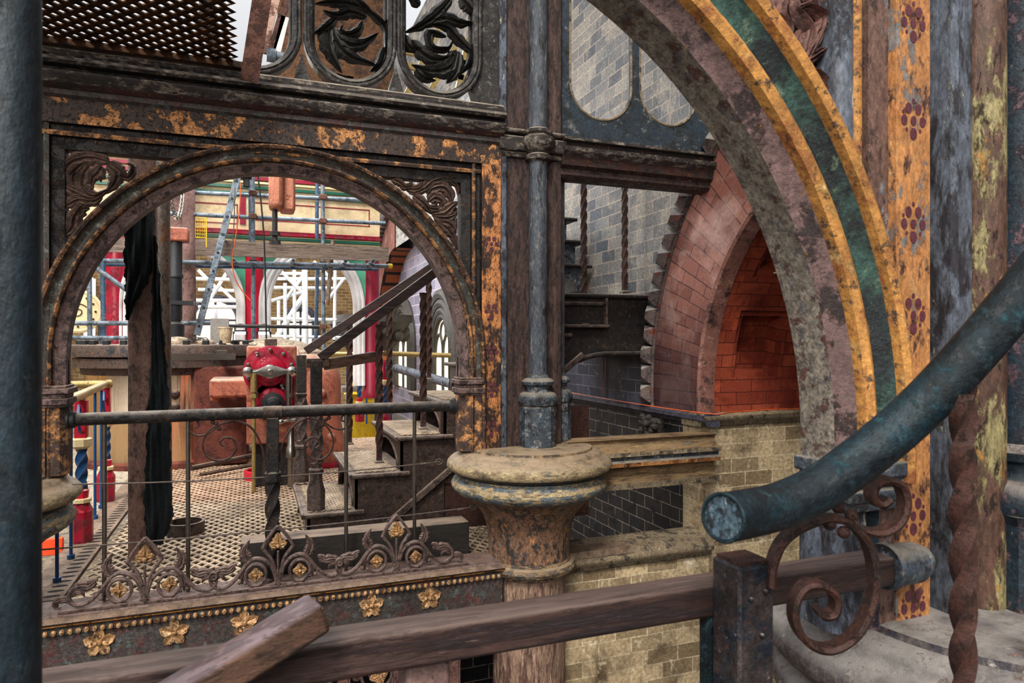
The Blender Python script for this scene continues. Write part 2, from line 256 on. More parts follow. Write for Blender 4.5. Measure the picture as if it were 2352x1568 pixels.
# ------------------------------------------------------------------ mesh helpers
class MB:
    def __init__(s): s.v = []; s.f = []; s.mi = []; s.uv = []; s.hasuv = False
    def add(s, vs, fs, m=0, uvs=None):
        b = len(s.v); s.v += [tuple(x) for x in vs]
        for i, f in enumerate(fs):
            s.f.append([b+j for j in f]); s.mi.append(m[i] if isinstance(m, list) else m)
            s.uv.append(uvs[i] if uvs else None)
        if uvs: s.hasuv = True
        return s
    def box(s, x0, x1, y0, y1, z0, z1, m=0):
        vs = [(x, y, z) for z in (z0, z1) for y in (y0, y1) for x in (x0, x1)]
        return s.add(vs, [(0, 2, 3, 1), (4, 5, 7, 6), (0, 1, 5, 4), (2, 6, 7, 3), (0, 4, 6, 2), (1, 3, 7, 5)], m)
    def ubox(s, x0, x1, y0, y1, z0, z1, m=0):   # box with metric uv for bricks
        P = lambda x, y, z: (x, y, z)
        def q(a, b, c, d, k):
            u = [((p[0], p[2]) if k == 'y' else (p[1], p[2]) if k == 'x' else (p[0], p[1])) for p in (a, b, c, d)]
            s.add([a, b, c, d], [(0, 1, 2, 3)], m, [u])
        q((x0, y0, z0), (x1, y0, z0), (x1, y0, z1), (x0, y0, z1), 'y'); q((x1, y1, z0), (x0, y1, z0), (x0, y1, z1), (x1, y1, z1), 'y')
        q((x0, y1, z0), (x0, y0, z0), (x0, y0, z1), (x0, y1, z1), 'x'); q((x1, y0, z0), (x1, y1, z0), (x1, y1, z1), (x1, y0, z1), 'x')
        q((x0, y0, z1), (x1, y0, z1), (x1, y1, z1), (x0, y1, z1), 'z'); q((x0, y1, z0), (x1, y1, z0), (x1, y0, z0), (x0, y0, z0), 'z')
        return s
    def obox(s, a, b, wd, hd, m=0, up=(0, 0, 1)):   # box bar from a to b
        a, b = Vector(a), Vector(b); d = (b-a).normalized(); up = Vector(up)
        sd = d.cross(up)
        if sd.length < 1e-4: sd = d.cross(Vector((0, 1, 0)))
        sd.normalize(); u = sd.cross(d).normalized()
        vs = []
        for p in (a, b):
            for i, j in ((-1, -1), (1, -1), (1, 1), (-1, 1)): vs.append(p+sd*(i*wd/2)+u*(j*hd/2))
        return s.add(vs, [(3, 2, 1, 0), (4, 5, 6, 7), (0, 1, 5, 4), (1, 2, 6, 5), (2, 3, 7, 6), (3, 0, 4, 7)], m)
    def tube(s, pts, r, n=12, m=0, cap=True, ends=None):
        pts = [Vector(p) for p in pts]; R = r if isinstance(r, (list, tuple)) else [r]*len(pts)
        vs = []; fs = []; prev = None
        for i, p in enumerate(pts):
            d = (pts[min(i+1, len(pts)-1)]-pts[max(i-1, 0)]).normalized()
            if prev is None:
                a = d.cross(Vector((0, 0, 1)))
                if a.length < .05: a = d.cross(Vector((0, 1, 0)))
            else:
                a = prev-d*prev.dot(d)
                if a.length < 1e-5: a = d.orthogonal()
            a.normalize(); prev = a; b = d.cross(a)
            for k in range(n):
                t = 2*pi*k/n; vs.append(p+(a*cos(t)+b*sin(t))*R[i])
        for i in range(len(pts)-1):
            for k in range(n): fs.append((i*n+k, i*n+(k+1) % n, (i+1)*n+(k+1) % n, (i+1)*n+k))
        if cap: fs.append(tuple(range(n-1, -1, -1))); fs.append(tuple(len(vs)-n+k for k in range(n)))
        return s.add(vs, fs, m)
    def flat(s, pts, wd, th, nrm=(0, 1, 0), m=0):   # flat bar along pts: wd along nrm, th in the plane
        pts = [Vector(p) for p in pts]; nv = Vector(nrm).normalized(); vs = []; fs = []; n = len(pts)
        T = th if isinstance(th, (list, tuple)) else [th]*n
        for i, p in enumerate(pts):
            d = (pts[min(i+1, n-1)]-pts[max(i-1, 0)]).normalized(); sd = d.cross(nv)
            if sd.length < 1e-5: sd = Vector((1, 0, 0))
            sd.normalize(); t = T[i]/2
            vs += [p-sd*t-nv*wd/2*.7, p-nv*wd/2, p+sd*t-nv*wd/2*.7, p+sd*t+nv*wd/2, p-sd*t+nv*wd/2]
        for i in range(n-1):
            for k in range(5): fs.append((i*5+k, i*5+(k+1) % 5, (i+1)*5+(k+1) % 5, (i+1)*5+k))
        fs.append((4, 3, 2, 1, 0)); fs.append(tuple((n-1)*5+k for k in range(5)))
        return s.add(vs, fs, m)
    def lathe(s, c, prof, n=32, m=0, axis='z', a0=0, mats=None, oct_=False):
        vs = []; fs = []; mm = []; c = Vector(c)
        for (r, z) in prof:
            for k in range(n):
                t = 2*pi*(k+a0)/n; x, y = r*cos(t), r*sin(t)
                vs.append(c+{'z': Vector((x, y, z)), 'y': Vector((x, z, y)), 'x': Vector((z, x, y))}[axis])
        for i in range(len(prof)-1):
            for k in range(n):
                f = (i*n+k, i*n+(k+1) % n, (i+1)*n+(k+1) % n, (i+1)*n+k)
                fs.append(f if axis != 'y' else f[::-1]); mm.append(mats[i] if mats else m)
        fs.append(tuple(range(n))); mm.append(mm[0]); fs.append(tuple(len(vs)-n+k for k in range(n))); mm.append(mm[-2])
        return s.add(vs, fs, mm)
    def extrude(s, poly, ax, a, b, m=0):   # closed polygon extruded along axis ('x': poly=(y,z); 'y': poly=(x,z); 'z': (x,y))
        f = {'x': lambda p, t: (t, p[0], p[1]), 'y': lambda p, t: (p[0], t, p[1]), 'z': lambda p, t: (p[0], p[1], t)}[ax]
        n = len(poly); vs = [f(p, a) for p in poly]+[f(p, b) for p in poly]
        fs = [(i, (i+1) % n, n+(i+1) % n, n+i) for i in range(n)]+[tuple(range(n-1, -1, -1)), tuple(range(n, 2*n))]
        mm = [m[i] if isinstance(m, list) else m for i in range(n)]+[m[0] if isinstance(m, list) else m]*2
        return s.add(vs, fs, mm)
    def sphere(s, c, r, n=8, m=0, sq=(1, 1, 1)):
        c = Vector(c); vs = []; fs = []
        for i in range(1, n):
            for k in range(2*n):
                a = pi*i/n; t = pi*k/n; vs.append(c+Vector((sin(a)*cos(t)*sq[0], sin(a)*sin(t)*sq[1], cos(a)*sq[2]))*r)
        for i in range(n-2):
            for k in range(2*n): fs.append((i*2*n+k, (i+1)*2*n+k, (i+1)*2*n+(k+1) % (2*n), i*2*n+(k+1) % (2*n)))
        b = len(vs); vs += [c+Vector((0, 0, r*sq[2])), c-Vector((0, 0, r*sq[2]))]
        for k in range(2*n): fs.append((b, k, (k+1) % (2*n))); fs.append((b+1, (n-2)*2*n+(k+1) % (2*n), (n-2)*2*n+k))
        return s.add(vs, fs, m)
    def twist(s, c, z0, z1, half, turns_per_m=6, m=0, sq=.82, rot=0):   # twisted square bar
        N = max(4, int(abs(z1-z0)*90)); vs = []; fs = []; cx, cy = c
        for i in range(N+1):
            z = z0+(z1-z0)*i/N; a = (z-z0)*turns_per_m*pi+rot
            for k in range(8):
                t = a+pi*k/4; r = half*(1.25 if k % 2 == 0 else sq)
                vs.append((cx+r*cos(t), cy+r*sin(t), z))
        for i in range(N):
            for k in range(8): fs.append((i*8+k, i*8+(k+1) % 8, (i+1)*8+(k+1) % 8, (i+1)*8+k))
        fs += [tuple(range(7, -1, -1)), tuple(N*8+k for k in range(8))]
        return s.add(vs, fs, m)
    def sweep(s, prof, path, mats, close=True):   # prof [(r, y)], path [(cx, cz, nx, nz)] in XZ
        n = len(prof); vs = []; fs = []; mm = []
        for (x, z, nx, nz) in path:
            for (r, y) in prof: vs.append((x+nx*r, y, z+nz*r))
        for i in range(len(path)-1):
            for k in range(n if close else n-1):
                fs.append((i*n+k, (i+1)*n+k, (i+1)*n+(k+1) % n, i*n+(k+1) % n)); mm.append(mats[k] if isinstance(mats, list) else mats)
        if close:
            fs += [tuple(range(n)), tuple(range(len(vs)-1, len(vs)-n-1, -1))]; mm += [0, 0]
        return s.add(vs, fs, mm)
    def leaf(s, pts, W, h=.02, y0=0., lobes=5, th=.012, m=0, plane='y'):
        # curved acanthus blade in the XZ plane at y0, ridge towards -y
        pts = [Vector((p[0], 0, p[1])) for p in pts]; C = catmull(pts, 6); n = len(C); vs = []; fs = []
        for i, p in enumerate(C):
            t = i/(n-1); d = (C[min(i+1, n-1)]-C[max(i-1, 0)]).normalized(); sd = Vector((-d.z, 0, d.x))
            wv = W*(sin(pi*min(1, t**.75*.98+.02)))*(1+.38*abs(sin(lobes*pi*t)))+W*.12*(1-t)
            hh = h*(.35+.65*sin(pi*t))
            for (a, b) in ((-1, 0), (-.55, .8), (-.18, .45), (0, 1.15), (.18, .45), (.55, .8), (1, 0), (.5, -th/h if h else -1), (-.5, -th/h if h else -1)):
                vs.append(p+sd*(a*wv)+Vector((0, y0-b*hh, 0)))
        for i in range(n-1):
            for k in range(9): fs.append((i*9+k, i*9+(k+1) % 9, (i+1)*9+(k+1) % 9, (i+1)*9+k))
        fs += [tuple(range(8, -1, -1)), tuple((n-1)*9+k for k in range(9))]
        return s.add(vs, fs, m)
    def xf(s, mat, start=0):
        for i in range(start, len(s.v)): s.v[i] = tuple(mat @ Vector(s.v[i]))
        return s
def catmull(P, k=6):
    if len(P) < 3: return list(P)
    out = []
    for i in range(len(P)-1):
        p0, p1, p2, p3 = P[max(i-1, 0)], P[i], P[i+1], P[min(i+2, len(P)-1)]
        for j in range(k):
            t = j/k; out.append(.5*((2*p1)+(p2-p0)*t+(2*p0-5*p1+4*p2-p3)*t*t+(3*p1-p0-3*p2+p3)*t**3))
    out.append(P[-1]); return out
def spiral(c, r0, r1, a0, turns, n=40, flipx=1):   # XZ plane
    out = []
    for i in range(n+1):
        t = i/n; r = r0+(r1-r0)*t**.85; a = a0+turns*2*pi*t
        out.append((c[0]+flipx*r*cos(a), c[1]+r*sin(a)))
    return out

ORG = {}
def build(name, mb, mats, parent=None, smooth=True, bevel=0, ang=38, org=(0, 0, 0)):
    me = bpy.data.meshes.new(name)
    if parent is not None: org = ORG[parent.name]
    o3 = Vector(org)
    me.from_pydata([tuple(Vector(v)-o3) for v in mb.v], [], mb.f)
    for m in (mats if isinstance(mats, (list, tuple)) else [mats]): me.materials.append(M[m])
    for p, i in zip(me.polygons, mb.mi): p.material_index = i
    if mb.hasuv:
        ul = me.uv_layers.new(name='uv')
        for p, u in zip(me.polygons, mb.uv):
            if u:
                for li, c in zip(p.loop_indices, u): ul.data[li].uv = c
    me.validate(); me.update()
    if smooth: me.shade_smooth(); me.set_sharp_from_angle(angle=radians(ang))
    o = bpy.data.objects.new(name, me); COL.objects.link(o)
    ORG[o.name] = org
    if parent is not None: o.parent = parent
    else: o.location = org
    if bevel:
        b = o.modifiers.new('bevel', 'BEVEL'); b.width = bevel; b.segments = 2; b.limit_method = 'ANGLE'
    return o
def tag(o, label, cat, group=None):
    o['label'] = label; o['category'] = cat
    if group: o['group'] = group
    return o
def thing(name, loc, label, cat, group=None):
    o = bpy.data.objects.new(name, None); COL.objects.link(o); o.location = loc; o.empty_display_size = .1
    ORG[o.name] = tuple(loc); return tag(o, label, cat, group)
def solo(name, mb, mats, label, cat, group=None, **k): return tag(build(name, mb, mats, **k), label, cat, group)
def struct(name, mb, mats, **k):
    o = build(name, mb, mats, **k); o['kind'] = 'structure'; return o
def copy_tree(src, loc, label, group=None):
    r = src.copy(); COL.objects.link(r); r.location = loc; r['label'] = label
    if group: r['group'] = group
    for ch in list(src.children):
        c = ch.copy(); COL.objects.link(c); c.parent = r
        for g in list(ch.children):
            d = g.copy(); COL.objects.link(d); d.parent = c
    return r

# ================================================================== THE SETTING
XW = 1.5
# side wall with a round-headed opening (springing at z 1.1, centre y -1.62), radiating ring around it
AY, AZ, RI, RO = -1.63, 1.1, 1.68, 2.40
def wall_strip(mb, ys, z0f, z1f, x, m=0):
    for a, b in zip(ys[:-1], ys[1:]):
        q = [(x, a, z0f(a)), (x, b, z0f(b)), (x, b, z1f(b)), (x, a, z1f(a))]
        mb.add([q[1], q[0], q[3], q[2]], [(0, 1, 2, 3)], m, [[(q[i][1], q[i][2]) for i in (1, 0, 3, 2)]])
A2Y, A2Z, R2 = 12.44, 1.19, 2.64     # second, farther opening
mb = MB()
ys = [AY+RO*cos(pi*i/24) for i in range(25)][::-1]
wall_strip(mb, [-4.3]+ys, lambda y: AZ+sqrt(max(0, RO**2-(y-AY)**2)), lambda y: 7, XW)
wall_strip(mb, [AY+RO, 5.2], lambda y: .86, lambda y: 7, XW)
y2 = [5.2]+[A2Y+(R2)*cos(pi/2*i/24) for i in range(25)][::-1]
wall_strip(mb, y2, lambda y: A2Z+(R2 if y < A2Y else sqrt(max(0, R2**2-(y-A2Y)**2))), lambda y: 8.5, XW)
wall_strip(mb, [y2[-1], 19], lambda y: -.5, lambda y: 8.5, XW)
struct('wall_east_upper', mb, ['b_grey'], smooth=False)
mb = MB(); wall_strip(mb, [AY+RO, 5.2], lambda y: -.0, lambda y: .86, XW)
wall_strip(mb, [.35, AY+RO], lambda y: -5.5, lambda y: .9, XW); wall_strip(mb, [AY+RO, 5.2], lambda y: -5.5, lambda y: 0, XW)
struct('wall_east_lower', mb, ['b_dark'], smooth=False)
mb = MB(); wall_strip(mb, [AY+RO, 5.2], lambda y: .93, lambda y: 1.65, XW-.012); struct('wall_east_sooty', mb, ['b_blue'], smooth=False)
# ring of radiating brick
mb = MB(); N = 40
for i in range(N):
    a, b = pi*i/N, pi*(i+1)/N
    P = lambda r, t, x: (x, AY+r*cos(t), AZ+r*sin(t)); sa, sb = a*(RI+RO)/2, b*(RI+RO)/2
    mb.add([P(RI, a, XW-.03), P(RO, a, XW-.03), P(RO, b, XW-.03), P(RI, b, XW-.03)], [(0, 3, 2, 1)], 0, [[(0, sa), (0, sb), (RO-RI, sb), (RO-RI, sa)]])
mb.add([(XW-.03, AY+RI, .93), (XW-.03, AY+RO, .93), (XW-.03, AY+RO, AZ), (XW-.03, AY+RI, AZ)], [(0, 3, 2, 1)], 0, [[(0, -.17), (0, 0), (RO-RI, 0), (RO-RI, -.17)]])
struct('trim_1', mb, ['b_ring'], smooth=False)
# round moulding at the intrados, dog-tooth band outside
prof = lambda r: [(XW-.0, r-.006), (XW-.05, r+.0), (XW-.065, r+.02), (XW-.055, r+.04), (XW-.03, r+.046), (XW-.02, r+.05), (XW-.02, r+.055), (XW+.08, r+.055), (XW+.08, r-.006)]
def arcx(mb, prof2, cy, cz, a0, a1, n=48, m=0, zdown=None):
    st = []
    if zdown is not None: st.append((cy+0, zdown, 1, 0))
    for i in range(n+1):
        t = a0+(a1-a0)*i/n; st.append((cy, cz, cos(t), sin(t)))
    k = len(prof2); vs = []; fs = []
    for (y, z, ny, nz) in st:
        for (x, r) in prof2: vs.append((x, y+ny*r, z+nz*r))
    for i in range(len(st)-1):
        for j in range(k): fs.append((i*k+j, (i+1)*k+j, (i+1)*k+(j+1) % k, i*k+(j+1) % k))
    mb.add(vs, fs, m)
mb = MB(); arcx(mb, prof(RI), AY, AZ, 0, pi, zdown=.93); struct('trim_2', mb, ['roll'])
mb = MB()
nT = 40
for i in range(nT):
    t = pi*(i+.5)/nT*.9 - .06; ct, st_ = cos(t), sin(t)
    rr = RO+.05; c = Vector((XW-.03, AY+rr*ct, AZ+rr*st_)); tn = Vector((0, -st_, ct)); rn = Vector((0, ct, st_)); xo = Vector((-1, 0, 0))
    s = MB(); hw = .075
    top = c+xo*(.10+random.uniform(-.015, .015))-rn*.01
    b1, b2, b3, b4 = c-tn*hw-rn*.07, c+tn*hw-rn*.07, c+tn*hw+rn*.07, c-tn*hw+rn*.07
    back = [p-xo*.05 for p in (b1, b2, b3, b4)]; fr = [p+xo*.04 for p in (b1, b2, b3, b4)]
    mb.add(back+fr+[top-tn*.02, top+tn*.04], [(4, 5, 9, 8), (5, 6, 9), (6, 7, 8, 9), (7, 4, 8), (0, 1, 5, 4), (1, 2, 6, 5), (2, 3, 7, 6), (3, 0, 4, 7)])
arcx(mb, [(XW-.035, RO-.03), (XW-.05, RO-.02), (XW-.05, RO+.0), (XW, RO+.01)], AY, AZ, -.08, pi, m=0)
struct('trim_3', mb, ['b_tooth'], smooth=False)
# reveal of the opening: red glazed brick, with two recessed panels
XR = 2.46
def reveal(s, r, x):  # s: arc length from springing, negative below
    if s < 0: return (x, AY+r, AZ+s)
    t = s/RI; return (x, AY+r*cos(t), AZ+r*sin(t))
pans = [(.0, .62, 1.72, 2.22), (.95, 1.6, 1.72, 2.22)]
mb = MB(); xs = [XW, 1.60, 1.66, 1.72, 2.22, 2.28, XR]; ss = [-.17, -.1, 0, .06, .62, .95, 1.01, 1.6]
import itertools
SS_ = sorted(set([-.17, -.06, 0] + [round(.0+.055*i, 3) for i in range(60)]))
def inpan(s, x):
    for k, (s0, s1) in enumerate(((.10, .66), (.93, 1.37))):
        if s0 <= s < s1 and 1.74 <= x < 2.24:
            return 2 if (s0+.06 <= s < s1-.06 and 1.80 <= x < 2.18) else 1
    return 0
def dep(s, x): return {0: 0, 1: .035, 2: .16}[inpan(s, x)]
SMID = lambda q: next((( a+b)/2 for a, b in zip(SS_[:-1], SS_[1:]) if a <= q < b), q)
XS = [XW-.0, 1.56, 1.62, 1.68, 1.74, 1.80, 1.99, 2.18, 2.24, 2.30, XR]
for s0, s1 in zip(SS_[:-1], SS_[1:]):
    for x0, x1 in zip(XS[:-1], XS[1:]):
        sm, xm = (s0+s1)/2, (x0+x1)/2; d = RI+dep(sm, xm)
        mb.add([reveal(s0, d, x0), reveal(s0, d, x1), reveal(s1, d, x1), reveal(s1, d, x0)], [(0, 1, 2, 3)], 0, [[(x0, s0), (x1, s0), (x1, s1), (x0, s1)]])
        for (xa, dx) in ((x0, -.001), (x1, .001)):
            d2 = RI+dep(sm, xa+dx)
            if d2 < d: mb.add([reveal(s0, d2, xa), reveal(s0, d, xa), reveal(s1, d, xa), reveal(s1, d2, xa)], [(0, 1, 2, 3)], 0, [[(0, s0), (.1, s0), (.1, s1), (0, s1)]])
        for (sa, ds) in ((s0, -.001), (s1, .001)):
            d2 = RI+dep(SMID(sa+ds), xm)
            if d2 < d: mb.add([reveal(sa, d2, x0), reveal(sa, d2, x1), reveal(sa, d, x1), reveal(sa, d, x0)], [(0, 1, 2, 3)], 0, [[(x0, 0), (x1, 0), (x1, .1), (x0, .1)]])
struct('wall_east_reveal', mb, ['b_red'], smooth=False)
# pier below, cream brick, cornice on both its faces and along the wall
mb = MB(); mb.ubox(XW, XR, .05, .35, -5.5, .87); struct('wall_pier', mb, ['b_cream'], smooth=False)
cor = [(0, .83), (-.02, .84), (-.03, .87), (-.055, .885), (-.055, .915), (-.03, .925), (0, .94)]
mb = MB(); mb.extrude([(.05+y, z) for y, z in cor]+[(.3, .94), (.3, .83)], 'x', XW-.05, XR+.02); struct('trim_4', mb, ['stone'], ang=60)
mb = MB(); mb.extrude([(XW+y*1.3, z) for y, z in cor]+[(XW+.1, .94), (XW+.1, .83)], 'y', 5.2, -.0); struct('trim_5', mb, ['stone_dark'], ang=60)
# dark recess beyond the opening and wall behind it
mb = MB(); mb.ubox(XR, XR+.2, -4.2, .4, -5.5, 5); struct('wall_recess', mb, ['b_dark'], smooth=False)
# parapet with moulded coping, between the round column and the pier
mb = MB(); mb.ubox(.16, XW, .0, .27, -5.5, -.12); struct('wall_parapet', mb, ['b_cream'], smooth=False)
cop = [(.0, -.16), (-.025, -.15), (-.03, -.12), (-.055, -.10), (-.06, -.075), (-.05, -.06), (-.02, -.03), (.02, -.02), (.25, -.0), (.28, -.05), (.28, -.16)]
mb = MB(); mb.extrude(cop, 'x', .2, XW+.0); struct('trim_6', mb, ['stone'], ang=60)
# distant enclosure
mb = MB(); mb.ubox(-9, 2.4, 21, 21.3, -.8, 5.2); mb.ubox(-9.3, -9, 4, 21.3, -.8, 4.2); struct('wall_north', mb, ['b_far'], smooth=False)
mb = MB(); mb.add([(-9, 1.0, -.8), (2.4, 1.0, -.8), (2.4, 21, -.8), (-9, 21, -.8)], [(0, 1, 2, 3)]); struct('floor_lower', mb, ['stone'])
mb = MB(); mb.add([(-9, -7, -5.5), (4, -7, -5.5), (4, 1, -5.5), (-9, 1, -5.5)], [(0, 1, 2, 3)]); struct('floor_pit', mb, ['under_dark'])
mb = MB(); mb.ubox(-9, 1.5, .9, 1.0, -5.5, -.3); struct('wall_pit', mb, ['b_dark'], smooth=False)
# back wall of the second opening, with two tracery windows
mb = MB(); X2 = 1.93
def xpane(mb, y0, y1, z0, z1, x, m=0): mb.add([(x, y0, z0), (x, y1, z0), (x, y1, z1), (x, y0, z1)], [(0, 3, 2, 1)], m, [[(y0, z0), (y0, z1), (y1, z1), (y1, z0)]])
xpane(mb, 4, 21, -.5, 9, X2); struct('wall_east_far', mb, ['b_purple'], smooth=False)
mb = MB(); n = 30
for i in range(n):
    a, b = pi/2*i/n, pi/2*(i+1)/n
    for (x0, x1, r0, r1) in ((XW, X2, R2, R2),):
        P = lambda r, t, x: (x, A2Y+r*cos(t), A2Z+r*sin(t))
        mb.add([P(r0, a, x0), P(r1, a, x1), P(r1, b, x1), P(r0, b, x0)], [(0, 3, 2, 1)], 0, [[(0, R2*a), (0, R2*b), (.4, R2*b), (.4, R2*a)]])
mb.add([(XW, A2Y+R2, -.5), (X2, A2Y+R2, -.5), (X2, A2Y+R2, A2Z), (XW, A2Y+R2, A2Z)], [(0, 3, 2, 1)], 0, [[(0, -2.8), (0, 0), (.8, 0), (.8, -2.8)]])
struct('trim_7', mb, ['b_band'], smooth=False)
mb = MB()
for i in range(n):
    a, b = pi/2*i/n, pi/2*(i+1)/n; P = lambda r, t, x: (x, A2Y+r*cos(t), A2Z+r*sin(t))
    mb.add([P(R2, a, XW-.03), P(R2+.9, a, XW-.03), P(R2+.9, b, XW-.03), P(R2, b, XW-.03)], [(0, 3, 2, 1)], 0, [[(0, R2*a), (0, R2*b), (.9, R2*b), (.9, R2*a)]])
xpane(mb, A2Y+R2, A2Y+R2+.9, -.5, A2Z, XW-.03)
struct('trim_8', mb, ['b_ring'], smooth=False)
mb = MB()
for i in range(34):
    t = -.4+i*.055; c = Vector((XW-.04, A2Y+(R2+1.0)*cos(t), A2Z+(R2+1.0)*sin(t)))
    mb.box(c.x-.12, c.x+.05, c.y-.09, c.y+.09, c.z-.07, c.z+.06)
struct('trim_9', mb, ['b_tooth'], smooth=False)
def tracery_window(idx, yc, half, zs, zb):
    mbf = MB(); mbg = MB(); x = X2-.05
    ring = lambda r, k=24: [(x, yc+r*cos(pi*j/k), zs+r*sin(pi*j/k)) for j in range(k+1)]
    for r, tb in ((half+.52, .13), (half+.33, .11), (half+.17, .09), (half+.05, .07)):
        pts = [(x, yc+r, zb)]+ring(r)+[(x, yc-r, zb)]
        mbf.tube(pts, tb, 8)
    mbf.tube([(x+.02, yc, zb), (x+.02, yc, zs)], .045, 6)
    for sgn in (1, -1):
        mbf.tube([(x+.02, yc+sgn*half/2+half/2*cos(pi*j/12), zs-.2+half*.8*sin(pi*j/12)) for j in range(13)], .04, 6)
    mbf.tube([(x+.02, yc+half*.33*cos(2*pi*j/16), zs+half*.55+half*.33*sin(2*pi*j/16)) for j in range(17)], .035, 6)
    P = [(x+.03, yc+half*cos(pi*j/20), zs+half*sin(pi*j/20)) for j in range(21)]+[(x+.03, yc-half, zb), (x+.03, yc+half, zb)]
    mbg.add(P, [tuple(range(len(P)))])
    f = struct('window_%d' % idx, mbf, ['carved']); g = build('pane', mbg, ['winlit'], f, smooth=False)
tracery_window(1, onX(930, 800, X2)[0], .72, 1.3, .3)
tracery_window(2, onX(1022, 800, X2)[0], .62, 1.35, .3)
# far bright windows in the north wall
for i, (px, py, hw, zz) in enumerate(((495, 735, .75, .9), (300, 700, .8, 1.3), (690, 740, .5, .8))):
    X, Z = onY(px, py, 20.95); mbf = MB(); mbg = MB()
    P = [(X+hw*cos(pi*j/20), 20.93, Z+hw*sin(pi*j/20)) for j in range(21)]+[(X-hw, 20.93, Z-1.2), (X+hw, 20.93, Z-1.2)]
    mbg.add(P, [tuple(range(len(P)))[::-1]])
    mbf.tube([(X+hw, 20.9, Z-1.2)]+[(X+hw*cos(pi*j/20), 20.9, Z+hw*sin(pi*j/20)) for j in range(21)]+[(X-hw, 20.9, Z-1.2)], .12, 8)
    mbf.tube([(X, 20.9, Z-1.2), (X, 20.9, Z+hw)], .04, 6); mbf.tube([(X-hw, 20.9, Z), (X+hw, 20.9, Z)], .04, 6)
    f = struct('window_%d' % (i+3), mbf, ['stone_dark']); build('pane', mbg, ['winlit'], f, smooth=False)

# ---- grating floor: diamonds cut through cast plates
def grating(x0, x1, y0, y1, px, py, z, th=.022, hole=.62, skip=None):
    mb = MB(); nx = int((x1-x0)/px); ny = int((y1-y0)/(py/2))
    for j in range(ny):
        for i in range(nx):
            cx_ = x0+(i+.5+(.5 if j % 2 else 0))*px; cy_ = y0+(j+.5)*py/2
            if skip and skip(cx_, cy_): continue
            a, b = px/2, py/2; h = hole
            o = [(cx_-a, cy_, z), (cx_, cy_-b, z), (cx_+a, cy_, z), (cx_, cy_+b, z)]
            q = [(cx_-a*h, cy_, z), (cx_, cy_-b*h, z), (cx_+a*h, cy_, z), (cx_, cy_+b*h, z)]
            r = [(x, y, z-th) for x, y, _ in q]
            mb.add(o+q+r, [(k, (k+1) % 4, 4+(k+1) % 4, 4+k) for k in range(4)]+[(4+k, 4+(k+1) % 4, 8+(k+1) % 4, 8+k) for k in range(4)])
    return mb
FX0, FX1 = -2.82, 1.42
g = grating(FX0, .16, .10, 6.4, .080, .122, 0, th=.010, hole=.70)
struct('floor', g, ['grate'], smooth=False)
mb = MB(); mb.box(-3.10, FX0-.045, .05, 6.6, -.03, 0); mb.box(-3.1, .8, -.05, .1, -.05, 0)
struct('floor_border', mb, ['border'], smooth=False)
mb = MB()
for j in range(70):
    y = .12+j*.09; mb.extrude([(-2.93+.045*cos(2*pi*k/12), y+.018*sin(2*pi*k/12)) for k in range(12)], 'z', -.0, .0015)
struct('trim_10', mb, ['under_dark'], smooth=False)
mb = MB(); mb.add([(-2.85, 2.75, -.02), (.16, 2.1, -.02), (.16, 6.5, -.02), (-2.85, 6.5, -.02)], [(0, 1, 2, 3)]); struct('floor_red', mb, ['under_red'])
mb = MB(); mb.add([(-2.85, .1, -.25), (.1, .1, -.25), (.1, 2.8, -.25), (-2.85, 2.8, -.25)], [(0, 1, 2, 3)]); struct('floor_shadow', mb, ['under_dark'])

